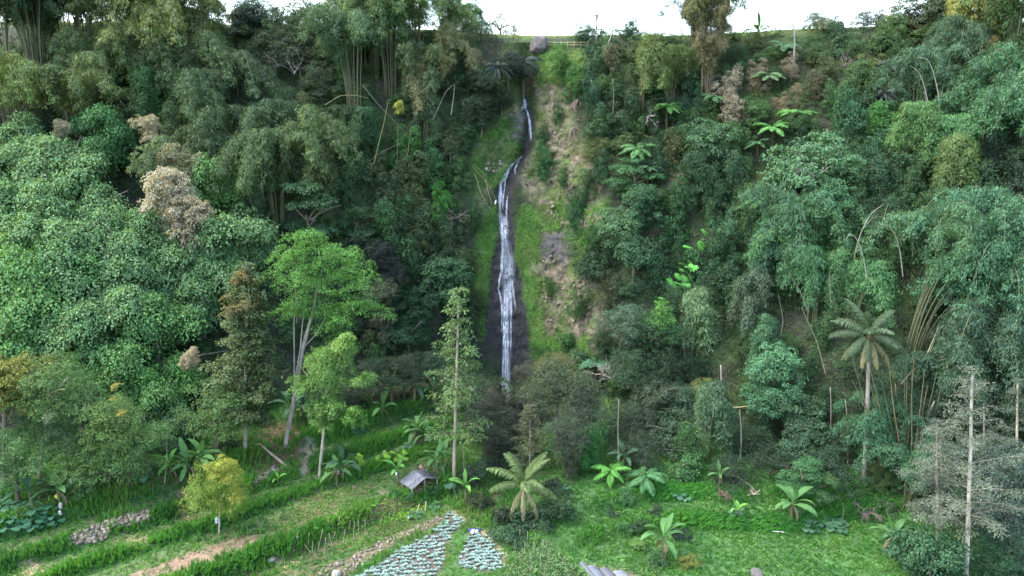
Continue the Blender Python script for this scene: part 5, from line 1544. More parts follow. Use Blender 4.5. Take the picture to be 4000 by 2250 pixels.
coconut(2045, 2030, 2045, 1895, .8, 'short young coconut palm in the ravine below the waterfall', 15, 3, .2, (.10, .145, .06), 1)
# bananas (foot of the stem)
for px, py, s, n, lab in (
    (238, 1985, 1.25, 7, 'tall banana plant with white sacks hanging at its stem, lower left'),
    (745, 1880, 1.25, 9, 'large banana plant at the wood\'s edge left of the lone terrace tree'),
    (790, 1860, 1.35, 9, 'big-leaved banana plant right behind the large one'),
    (670, 1870, 1.0, 6, 'banana with drooping torn leaves beside the thin white stem'),
    (130, 1990, 1.1, 5, 'shaded banana behind the taro patch'),
    (1315, 1900, 1.2, 8, 'banana plant with a pink bag right of the slim pale trunk'),
    (1345, 1870, 1.2, 8, 'darker banana just behind the one with the pink bag'),
    (1630, 1730, 1.2, 9, 'banana with hanging brown leaves on the meadow above the hut'),
    (1660, 1740, 1.0, 7, 'smaller banana to the right of the one with brown leaves'),
    (1495, 1640, 1.05, 7, 'banana on the upper meadow edge, left of the browned one'),
    (1555, 1895, 1.05, 4, 'young banana with a white tag at the hut\'s left corner'),
    (1700, 1860, 1.15, 7, 'banana plant right of the hut beside the slender trunk'),
    (1735, 1850, 1.2, 6, 'banana just left of the slender pale trunk'),
    (1820, 1960, 1.1, 4, 'thin banana with one upright leaf right of the taro'),
    (1530, 1580, 1.4, 7, 'banana in the dark wood edge under the dull brownish tree'),
    (1620, 1570, 1.5, 8, 'largest banana of the dark wood edge, centre left'),
    (1690, 1580, 1.3, 6, 'banana left of the slender yellow-green tree, in the wood edge'),
    (1140, 1650, 1.3, 7, 'dim banana behind the feathery tree\'s trunk'),
    (1185, 1640, 1.0, 6, 'dim small banana right of the feathery tree\'s trunk'),
    (3090, 2035, 1.25, 9, 'star-shaped banana at the right edge of the meadow'),
    (3480, 2165, 1.2, 8, 'low banana with a brown leaf at the lower right'),
    (2588, 2180, 1.35, 8, 'banana plant standing alone on the bright meadow'),
    (2440, 1840, 1.15, 8, 'dark banana rosette at the wood edge above the ferns'),
    (2960, 175, 1.3, 9, 'banana plant on the skyline right of the bamboo'),
    (2810, 1895, .8, 6, 'small banana at the foot of the fuzzy draped pole')):
    dim = (.05, .105, .06) if ('dim' in lab or 'shaded' in lab or 'dark' in lab) else (.075, .17, .06)  # plants standing in shade get that shade as a darker leaf colour
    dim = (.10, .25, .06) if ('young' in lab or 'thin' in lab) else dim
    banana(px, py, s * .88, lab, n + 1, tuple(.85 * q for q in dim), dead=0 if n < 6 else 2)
for px, py, lab in ((1090, 1895, 'knee-high banana sucker on the grass terrace left of the path'), (1280, 1865, 'small banana sucker right of the slim pale trunk'), (2880, 2015, 'small broad-leaved sucker on the right meadow')):
    banana(px, py, .55, lab, 4, (.12, .28, .06), dead=0, up=1.0)
# taro and other big-leaved herbs
def taro(px, py, s, label, n=5, color=(.055, .15, .075), group=None, seed=0):
    rng = np.random.default_rng(int(px * 7 + py + seed))
    b = hit(px, py)
    e = thing('taro_plant', label, 'taro', b, rng.random() * 6.28, group)
    for k in range(n):
        obj('leaf', TAROF[k % 2], e, (0, 0, 0), (0, 0, k * 6.283 / n + rng.normal(0, .25)), s * rng.uniform(.8, 1.15), tuple(np.array(color) * rng.uniform(.75, 1.25)))
rng = np.random.default_rng(5)
for k in range(26):
    taro(12 + (k % 7) * 34 + rng.normal(0, 8), 1985 + (k // 7) * 27 + rng.normal(0, 6), rng.uniform(.8, 1.1), 'taro plant in the patch at the left edge below the shaded banana', 6, (.05, .135, .08), 'taro patch at the left edge')
for k in range(20):
    taro(3140 + (k % 9) * 18 + rng.normal(0, 8), 2030 + (k // 9) * 20 + (k % 9) * 3 + rng.normal(0, 5), rng.uniform(.8, 1.1), 'taro plant in the patch right of the star-shaped banana', 5, (.04, .095, .055), 'taro patch by the star-shaped banana')
for px, py, s, lab in ((1735, 1905, 1.5, 'large dark taro right of the hut'), (1700, 1985, .9, 'grey-green taro on the seedling terrace edge'), (1620, 2020, .8, 'taro with a pale leaf between seedlings and cabbages'), (2205, 1910, .9, 'taro at the upper left edge of the bright meadow'), (2650, 1940, 1.0, 'taro at the wood edge right of the meadow fern'), (2680, 1950, .9, 'second taro at the wood edge right of the meadow fern'), (560, 1870, 1.1, 'taro at the wood edge left of the thin white stem'), (1600, 1750, 1.0, 'dark taro under the banana with brown leaves'), (2870, 2010, .9, 'lone taro on the right meadow')):
    taro(px, py, s, lab, 6, (.045, .11, .065))
# bright lobed leaves on the right slope
def lobed_plant(px, py, s, n, label, color=(.09, .27, .06)):
    rng = np.random.default_rng(int(px + py))
    c = at(px, py, 1.6)
    e = thing('lobed_leaf_plant', label, 'plant', (c.x, c.y + .5, c.z - .6))
    g = Geo(); g.tube([(0, .6, -.4), (0, .2, .1), (0, 0, .6)], [.05, .04, .02], 5)
    obj('stem', g.mesh('stem_mesh', BARK), e, color=(.09, .12, .05))
    for k in range(n):
        obj('leaf', LOBED, e, (rng.normal(0, .5) * s, rng.normal(-.3, .25), rng.normal(.5, .6) * s), (rng.normal(-.5, .25), rng.normal(.15, .3), rng.uniform(-2.6, -.5)), s * rng.uniform(.75, 1.15), tuple(np.array(color) * rng.uniform(.8, 1.25)))
for px, py, s, n, lab in ((2700, 985, 1.15, 9, 'bright lobed-leaf plant, uppermost of the sunny-green trio'), (2690, 1060, 1.0, 6, 'bright lobed-leaf plant, middle of the sunny-green trio'), (2645, 1110, 1.1, 8, 'bright lobed-leaf plant, lowest of the sunny-green trio'), (2520, 1010, .9, 4, 'pair of pale lobed leaves below the flat-boughed tree'), (2580, 1180, .8, 6, 'pale heart leaves above the dark round tree'), (2740, 930, .9, 5, 'lobed-leaf plant above the sunny-green trio'), (2960, 1020, .8, 4, 'lobed leaves in the shade left of the bamboo cloud')):
    lobed_plant(px, py, s, n, lab)
for px, py, lab in ((1480, 1790, 'yellow-green broad-leaved herb, left one on the meadow behind the hut'), (1520, 1780, 'yellow-green broad-leaved herb, middle one on the meadow behind the hut'), (1570, 1775, 'yellow-green broad-leaved herb, right one on the meadow behind the hut'), (1410, 1800, 'yellow-green broad-leaved herb by the banana with the pink bag')):
    lobed_plant(px, py, .55, 8, lab, (.17, .30, .04))

# ------------------------------------------------------------------ water
def water_material():
    m = bpy.data.materials.new('white_water')
    t, o = nodes(m)
    tc = N(t, 'ShaderNodeTexCoord')
    mp = N(t, 'ShaderNodeMapping')
    mp.inputs['Scale'].default_value = (5, 2, .45)
    t.links.new(tc.outputs['Object'], mp.inputs[0])
    nz = N(t, 'ShaderNodeTexNoise')
    nz.inputs['Scale'].default_value = 1.6
    nz.inputs['Detail'].default_value = 5
    t.links.new(mp.outputs[0], nz.inputs['Vector'])
    at_ = N(t, 'ShaderNodeAttribute', attribute_name='tint')
    mr = N(t, 'ShaderNodeMapRange')
    mr.inputs['From Min'].default_value = .28
    mr.inputs['From Max'].default_value = .78
    t.links.new(nz.outputs[0], mr.inputs[0])
    mu = N(t, 'ShaderNodeMath', operation='MULTIPLY')
    t.links.new(mr.outputs[0], mu.inputs[0])
    t.links.new(at_.outputs['Fac'], mu.inputs[1])
    p = N(t, 'ShaderNodeBsdfPrincipled')
    p.inputs['Base Color'].default_value = (.66, .69, .78, 1)
    p.inputs['Roughness'].default_value = .35
    tr = N(t, 'ShaderNodeBsdfTransparent')
    mx = N(t, 'ShaderNodeMixShader')
    t.links.new(mu.outputs[0], mx.inputs[0])
    t.links.new(tr.outputs[0], mx.inputs[1])
    t.links.new(p.outputs[0], mx.inputs[2])
    t.links.new(mx.outputs[0], o.inputs[0])
    return m
STREAMS = [  # photo pixels x, y, half-width ; strands ; opacity
    ([(2046, 330, 1), (2046, 385, 2)], 2, .7), ([(2048, 385, 3), (2052, 405, 6), (2046, 428, 11)], 8, 1.0), ([(2057, 428, 5), (2066, 465, 5), (2071, 500, 6), (2073, 548, 4)], 8, 1.0),
    ([(2040, 608, 5), (2015, 630, 9), (1994, 650, 6), (1972, 690, 9), (1957, 716, 6), (1954, 770, 7), (1953, 835, 5)], 11, 1.0),
    ([(2028, 628, 3), (2010, 660, 3), (2012, 680, 2)], 3, .7), ([(1988, 672, 3), (1972, 705, 3), (1966, 760, 2), (1962, 820, 2)], 4, .8), ([(1981, 765, 3), (1978, 815, 3), (1978, 880, 3)], 4, .6),
    ([(1953, 832, 7), (1964, 850, 14), (1970, 890, 15), (1972, 935, 13), (1970, 955, 12)], 16, .75),
    ([(1968, 950, 7), (1962, 1000, 4), (1960, 1060, 5), (1952, 1090, 3), (1948, 1130, 3), (1958, 1170, 3), (1964, 1230, 5), (1966, 1300, 6)], 6, .85),
    ([(1976, 940, 14), (1982, 1010, 22), (1986, 1090, 21), (1984, 1150, 19), (1982, 1220, 14)], 4, .6),
    ([(1982, 1110, 10), (1977, 1190, 9), (1977, 1260, 10), (1977, 1340, 12), (1977, 1410, 13), (1976, 1500, 15), (1978, 1580, 16)], 9, .95),
    ([(2000, 1090, 3), (2008, 1150, 3), (2014, 1210, 2)], 3, .6), ([(1990, 1110, 4), (1998, 1200, 3), (1997, 1300, 3), (1998, 1400, 4)], 4, .7), ([(1998, 1120, 8), (1992, 1180, 8), (1990, 1250, 7)], 6, .3)]
def waterfall():
    rng = np.random.default_rng(91)
    g = Geo()
    for pts, n, op in STREAMS:
        a = np.array(pts, float)
        tot = np.concatenate([[0], np.cumsum(np.hypot(np.diff(a[:, 0]), np.diff(a[:, 1])))])
        ln = tot[-1]
        m = int(max(5, ln / 6)); q = np.linspace(0, ln, m); nc_ = 9
        grid = np.zeros((m, nc_, 3)); okr = True
        for jx in range(nc_):
            f = (jx / (nc_ - 1) - .5) * 2.6
            for im in range(m):
                xx, yy = np.interp(q[im], tot, a[:, 0]) + np.interp(q[im], tot, a[:, 2]) * f, np.interp(q[im], tot, a[:, 1])
                h = hit(xx, yy)
                grid[im, jx] = np.array(h - ray(xx, yy) * .08)
        I = np.arange(m - 1)[:, None] * nc_ + np.arange(nc_ - 1)[None]
        F = np.stack([I, I + 1, I + nc_ + 1, I + nc_], -1).reshape(-1, 4)
        fade = np.sin((np.arange(nc_ - 1) + .5) / (nc_ - 1) * math.pi) ** .8
        ends = np.sin(np.clip((np.arange(m - 1) + .8) / (m - 1), 0, 1) * math.pi) ** .35
        g.add(grid.reshape(-1, 3), F, np.repeat((op * .9 * ends[:, None] * fade[None]).reshape(-1, 1), 3, 1))
        for k in range(max(1, n // 4)):
            ln = tot[-1]
            s0 = 0 if k < 3 else rng.uniform(-.2, .6) * ln
            s1 = s0 + ln * (1 if k < 3 else rng.uniform(.35, .8))
            s0, s1 = max(0, s0), min(ln, s1)
            m = int(max(4, (s1 - s0) / 7))
            q = np.linspace(s0, s1, m)
            lat = rng.uniform(-1, 1)
            x = np.interp(q, tot, a[:, 0]) + np.interp(q, tot, a[:, 2]) * lat + np.cumsum(rng.normal(0, .12, m))
            y = np.interp(q, tot, a[:, 1])
            w = rng.uniform(.03, .06) * (1.3 if k < 2 else 1)
            V, last = [], None
            for xx, yy in zip(x, y):
                h = hit(xx, yy)
                if h is None: continue
                c = h - ray(xx, yy) * (.10 + .004 * k)
                V.append(c)
            if len(V) < 3: continue
            V = np.array([tuple(v) for v in V])
            tw = np.stack([np.full(len(V), 1.0), rng.normal(0, .08, len(V)), np.zeros(len(V))], -1)
            tp = np.sin(np.linspace(.25, math.pi - .25, len(V)))[:, None]
            A, Bv = V - tw * w * tp, V + tw * w * tp
            VV = np.stack([A, Bv], 1).reshape(-1, 3)
            F = [(2 * i, 2 * i + 1, 2 * i + 3, 2 * i + 2) for i in range(len(V) - 1)]
            g.add(VV, F, (op * .75,) * 3)
    o = obj('waterfall', g.mesh('waterfall_water', water_material(), True))
    o['kind'] = 'structure'
    o['label'] = 'thin white waterfall running down black wet rock'
waterfall()

# ------------------------------------------------------------------ stones
STONE = solid_material('stone', (.45, .42, .38), (1.15, 1.08, 1.0), 4, .9, .6, use_obj=True)
def stone_mesh(rng, rough=.22):
    import bmesh
    bm = bmesh.new()
    bmesh.ops.create_icosphere(bm, subdivisions=1, radius=1)
    for v in bm.verts: v.co *= 1 + rng.uniform(-rough, rough)
    me = bpy.data.meshes.new('stone_mesh')
    bm.to_mesh(me); bm.free()
    me.materials.append(STONE)
    me.polygons.foreach_set('use_smooth', np.ones(len(me.polygons), bool))
    return me
_r = np.random.default_rng(41)
STONES = [stone_mesh(_r) for _ in range(8)]
def poly_points(poly, n, rng):
    xs_, ys_ = [p[0] for p in poly], [p[1] for p in poly]
    res = []
    while len(res) < n:
        x, y = rng.uniform(min(xs_), max(xs_)), rng.uniform(min(ys_), max(ys_))
        if in_poly(np.array([x]), np.array([y]), poly, .01)[0] > .5: res.append((x, y))
    return res
def stones_on(poly, n, parent, size, rng, cols, off=(0, 0, 0)):
    for x, y in poly_points(poly, n, rng):
        h = hit(x, y)
        if h is None: continue
        s = rng.uniform(*size)
        c = np.array(cols[rng.integers(len(cols))]) * rng.uniform(.75, 1.25)
        obj('stone', STONES[rng.integers(8)], parent, h - Vector(off) - ray(x, y) * s * .5, tuple(rng.uniform(0, 6.28, 3)), (s * rng.uniform(.8, 1.3), s, s * rng.uniform(.6, .9)), tuple(c))
def stone_wall(poly, n, label, size=(.11, .2), seed=1):
    rng = np.random.default_rng(seed)
    c = hit(*poly[0])
    e = thing('stone_wall', label, 'stone wall', c)
    stones_on(poly, n, e, size, rng, [(.20, .18, .15), (.25, .23, .195), (.16, .145, .12), (.12, .125, .08)], c)
stone_wall(STONEW[0], 190, 'dry stone terrace wall at the lower left above the straw heap', seed=2)
stone_wall(STONEW[1], 75, 'short dry stone wall beneath the fallen log by the path', seed=3)
stone_wall(STONEW[2], 190, 'long mossy dry stone wall along the left side of the cabbages', (.08, .16), seed=4)
TER = bpy.data.objects['terrain']
_r = np.random.default_rng(6)
for poly, n, sz in (([(2100, 1060), (2190, 1045), (2270, 1080), (2260, 1300), (2130, 1310)], 40, (.08, .22)), ([(2110, 840), (2150, 790), (2170, 800), (2170, 850)], 12, (.15, .35)), ([(2180, 860), (2340, 830), (2340, 870), (2200, 880)], 9, (.12, .3)), ([(2120, 1000), (2180, 1000), (2180, 1025), (2120, 1025)], 9, (.12, .3)), ([(1900, 630), (1960, 630), (1960, 670), (1900, 670)], 9, (.15, .35)), ([(2090, 480), (2220, 480), (2230, 600), (2100, 600)], 8, (.12, .28)), ([(2230, 1050), (2330, 1060), (2330, 1130), (2240, 1120)], 9, (.1, .24))):
    stones_on(poly, n, TER, sz, _r, [(.20, .175, .145), (.17, .15, .125), (.25, .225, .195)])
def boulder(px, py, size, color, label, fwd=.4, seed=1):
    import bmesh
    rng = np.random.default_rng(seed)
    bm = bmesh.new()
    bmesh.ops.create_icosphere(bm, subdivisions=4, radius=1)
    co = np.array([v.co[:] for v in bm.verts])
    d = 1 + .45 * (fbm(co + seed * 5, .9, 3, 5) - .5) + .10 * (fbm(co, .25, 3, 8) - .5)
    for _ in range(9):
        n = unit(rng.normal(0, 1, 3)); h = rng.uniform(.72, .9)
        k = co @ n
        d = np.where(k * d > h, h / np.maximum(k, .2), d)
    for v, q in zip(bm.verts, d): v.co *= q
    me = bpy.data.meshes.new('boulder_mesh')
    bm.to_mesh(me); bm.free()
    me.materials.append(STONE)
    c = at(px, py, fwd)
    o = obj('boulder', me, None, c, (0, 0, seed), size, color)
    tag(o, label, 'boulder')
boulder(2105, 178, (1.2, 1.2, 1.35), (.11, .105, .11), 'big grey boulder on the skyline right of the waterfall top', .2, 3)
boulder(1315, 2242, (.36, .36, .38), (.30, .28, .26), 'pale boulder at the foot of the long stone wall', .1, 4)
boulder(2955, 2245, (.6, .5, .4), (.10, .10, .105), 'grey rock at the bottom edge of the right meadow', .1, 5)
boulder(1060, 2185, (.3, .3, .22), (.28, .27, .25), 'pale stone on the straw between the left terraces', .1, 6)

# ------------------------------------------------------------------ cabbages
def cabbage_mesh(rng):
    g = Geo()
    for ring, (n, el, L_, w, t) in enumerate(((7, .25, .30, .26, .85), (6, .75, .26, .25, 1.05), (4, 1.15, .2, .2, 1.2))):
        a = np.arange(n) / n * 6.283 + ring * .5 + rng.normal(0, .15, n)
        D = np.stack([np.cos(a) * math.cos(el), np.sin(a) * math.cos(el), np.full(n, math.sin(el))], -1)
        Nn = np.stack([-np.cos(a) * math.sin(el), -np.sin(a) * math.sin(el), np.full(n, math.cos(el))], -1)
        g.leaves(np.zeros((n, 3)) + (0, 0, .03), D, Nn, L_ * rng.uniform(.85, 1.15, n), w, t * rng.uniform(.88, 1.12, (n, 1)) * np.ones(3), -.25, .62)
    return g.mesh('cabbage_leaves', LEAF)
_r = np.random.default_rng(51)
CABM = [cabbage_mesh(_r) for _ in range(5)]
def cabbages(poly, sp, label, group, most):
    rng = np.random.default_rng(len(label))
    p = rows_in(poly, (1, .1), (-.1, 1), sp * 1.17, sp * .74, rng, .035, .3)
    p = p[rng.random(len(p)) < .93]
    if len(p) > most: p = p[rng.choice(len(p), most, replace=False)]
    for q in p:
        c = np.array((.30, .40, .43)) * rng.uniform(.8, 1.2)
        o = obj('cabbage', CABM[rng.integers(5)], None, q, (rng.normal(0, .12), rng.normal(0, .12), rng.random() * 6.28), rng.uniform(.52, .78), c)
        tag(o, label, 'cabbage', group)
    return len(p)
NCAB = cabbages(CABB1, .375, 'blue-green cabbage in the larger field beside the long stone wall', 'cabbages of the larger field', 195), cabbages(CABB2, .37, 'blue-green cabbage in the smaller rounded field right of the grass strip', 'cabbages of the smaller field', 105)

# ------------------------------------------------------------------ wood shelter
WOOD = solid_material('weathered_wood', (.6, .58, .55), (1.15, 1.1, 1.0), 9, .85, .4, (6, 6, .6), True)
SHEET = solid_material('grey_roof_sheet', (.6, .6, .62), (1.2, 1.2, 1.22), 5, .7, .3, use_obj=True)
def box_mesh(name, x, y, z, mat, bev=0):
    g = Geo()
    V = [(i * x / 2, j * y / 2, k * z / 2) for i in (-1, 1) for j in (-1, 1) for k in (-1, 1)]
    g.add(V, [(0, 1, 3, 2), (4, 6, 7, 5), (0, 4, 5, 1), (2, 3, 7, 6), (0, 2, 6, 4), (1, 5, 7, 3)])
    return g.mesh(name, mat)
def bar(name, parent, a, b, r, color, mat=None, sides=6):
    g = Geo()
    a, b = np.array(a, float), np.array(b, float)
    g.tube([a, (a * 2 + b) / 3, (a + b * 2) / 3, b], r, sides, cap=True)
    return obj(name, g.mesh(name + '_mesh', mat or WOOD), parent, color=color)
def hut():
    c = hit(1640, 1898)
    ang = math.atan2(-1.0, .87)                                       # ridge direction
    e = thing('wood_shelter', 'small open shelter with grey gabled roof and firewood stacked inside', 'shelter', c, ang)
    L_, hw, zr, ze = .95, 1.45, 1.15, .55
    for sd_ in (-1, 1):
        for k in range(3):
            x0 = -L_ + k * (2 * L_ / 3)
            g = Geo()
            nu = 12
            V, F = [], []
            for i in range(nu + 1):
                for j in (0, 1):
                    for tz in (0, -.02):
                        x = x0 + (2 * L_ / 3 + .03) * i / nu
                        V.append((x, sd_ * hw * j, (zr + .02 * (k % 2) if j == 0 else ze + .02 * (k % 2)) + .018 * math.sin(i * 2.2) + tz))
            for i in range(nu):
                q, n_ = i * 4, i * 4 + 4
                F += [(q, q + 2, n_ + 2, n_), (q + 1, n_ + 1, n_ + 3, q + 3), (q + 2, q + 3, n_ + 3, n_ + 2)]
            g.add(V, F)
            obj('roof_sheet', g.mesh('roof_sheet_mesh', SHEET), e, color=[(.12, .125, .135), (.15, .155, .165), (.10, .105, .115)][(k + (sd_ > 0)) % 3])
    wc = (.36, .31, .25)
    for x in (-L_ + .15, L_ - .15):
        bar('post', e, (x, 0, -.4), (x, 0, zr - .04), .045, wc)
        for sd_ in (-1, 1):
            bar('post', e, (x, sd_ * (hw - .15), -.5), (x, sd_ * (hw - .15), ze - .0), .045, wc)
            bar('rafter', e, (x, 0, zr - .06), (x, sd_ * hw, ze - .05), .035, wc)
    bar('ridge_beam', e, (-L_, 0, zr - .07), (L_, 0, zr - .07), .04, wc)
    rng = np.random.default_rng(8)
    for k in range(34):
        sd_ = rng.uniform(-1.15, 1.15)
        z = rng.uniform(.02, .1 + .5 * (1 - abs(sd_) / 1.3))
        q = rng.uniform(-.15, .15)
        a, b = Vector((-.75 + q, sd_, z)), Vector((.8 + q, sd_ + rng.normal(0, .12), z + rng.normal(.02, .05)))
        M = Matrix.Translation(c) @ Matrix.Rotation(ang, 4, 'Z')
        g = Geo(); g.tube([(0, 0, 0), np.array(M @ b - M @ a) * .5, np.array(M @ b - M @ a)], rng.uniform(.035, .065), 6, cap=True)
        o = obj('firewood_log', g.mesh('log_mesh', BARK), None, M @ a, color=tuple(np.array((.17, .105, .085)) * rng.uniform(.7, 1.3)))
        tag(o, 'brown firewood log stacked inside the open shelter', 'log', 'firewood in the shelter')
hut()

# ------------------------------------------------------------------ bare stems, canes, dead branches
W1, W2, YC, GC = (.22, .22, .195), (.16, .152, .13), (.20, .18, .09), (.13, .15, .09)
for nm, p0, p1, r, c, lab, cat, bd in (
    ('broken_tree', (2812, 1650), (2815, 1425), .15, (.25, .22, .19), 'broken pale trunk standing upright right of the fuzzy draped pole', 'tree trunk', 0),
    ('wooden_pole', (3238, 1755), (3243, 1512), .08, W2, 'thin white upright pole left of the bamboo culms', 'pole', 0),
    ('bamboo_cane', (3242, 1752), (3418, 1566), .08, (.40, .37, .28), 'pale bamboo cane leaning diagonally behind the coconut palm', 'bamboo cane', 0),
    ('dead_tree', (3583, 1850), (3650, 1568), .13, W2, 'leaning broken pale trunk left of the grey feathery trees', 'tree trunk', -.35),
    ('bare_sapling', (2393, 455), (2392, 305), .055, W1, 'white bare crooked stem on the slope below the leaning bare tree', 'stem', .12),
    ('leaning_bare_tree', (2340, 245), (2400, 85), .10, (.30, .27, .24), 'leaning bare tree on the crest right of the boulder', 'tree', .3),
    ('bare_sapling', (2331, 185), (2333, 15), .05, (.30, .28, .26), 'very thin bare sapling rising into the sky', 'tree', 0),
    ('papaya_tree', (3097, 265), (3103, 118), .15, W1, 'pale thick bare papaya trunk on the crest', 'tree trunk', .1),
    ('papaya_shoot', (3094, 140), (3093, 48), .05, W2, 'thin papaya stem rising above the pale bare trunk', 'stem', 0),
    ('tree_stump', (2310, 372), (2309, 312), .07, W1, 'short pale snag below the dark glossy creepers', 'tree trunk', 0),
    ('pale_tree', (2568, 1560), (2568, 1462), .10, W1, 'short pale trunk below the shaded tree left of the hanging plume', 'tree trunk', 0),
    ('thin_sapling', (2421, 1845), (2418, 1560), .07, W2, 'thin pale sapling stem above the bright fern', 'stem', 0),
    ('thin_sapling', (2410, 1680), (2412, 1555), .06, W2, 'pale branch stub left of the thin sapling stem', 'stem', 0),
    ('thin_sapling', (2525, 1850), (2525, 1770), .045, W2, 'short thin stem above the darker meadow fern', 'stem', 0),
    ('creeper_pole', (2892, 1790), (2888, 1600), .09, W1, 'pale pole wrapped in creepers right of the broken trunk', 'pole', 0),
    ('thin_sapling', (643, 1880), (650, 1700), .06, W1, 'thin white stem at the wood edge left of the banana cluster', 'stem', .1),
    ('crooked_sapling', (2690, 1460), (2672, 1260), .07, W2, 'pale crooked stem under the hanging bamboo curtain', 'stem', -.25),
    ('pale_sapling', (3990, 2000), (3990, 1900), .1, W1, 'pale stem piece at the right edge', 'stem', 0),
    ('leaning_sapling', (3632, 2150), (3583, 1995), .055, (.26, .19, .15), 'thin reddish leaning stem left of the pale trunks', 'stem', 0),
    ('bare_sapling', (3290, 2025), (3290, 1965), .05, W2, 'short pale stem at the right end of the taro patch', 'stem', 0),
    ('thin_sapling', (3310, 1800), (3302, 1560), .06, (.22, .2, .15), 'thin dark upright stem left of the palm trunk', 'stem', 0),
    ('pale_tree', (3500, 1710), (3497, 1500), .10, W2, 'pale straight trunk behind and right of the coconut palm', 'tree trunk', 0),
    ('leaning_sapling', (1785, 1940), (1768, 1880), .05, W2, 'short leaning pale stick at the slender tree\'s foot', 'stick', 0),
    ('thin_sapling', (1735, 1870), (1738, 1815), .05, W2, 'thin pale stick behind the large dark taro', 'stick', 0),
    ('thin_sapling', (1808, 1850), (1806, 1760), .05, (.26, .25, .2), 'thin grey sapling stem right of the slender tree', 'stem', 0),
    ('thin_sapling', (1390, 1590), (1388, 1500), .07, W2, 'thin pale stem in the wood right of the yellowish leaves', 'stem', 0),
    ('white_pipe', (3020, 2076), (3092, 2086), .035, (.7, .7, .7), 'white pipe lying across the right meadow', 'pipe', 0)):
    pole(nm, p0, p1, r * .85, c, lab, cat, bd or .12 * (-1) ** int(p0[0]), fwd=.4 if p0[1] > 1500 else 1.2)
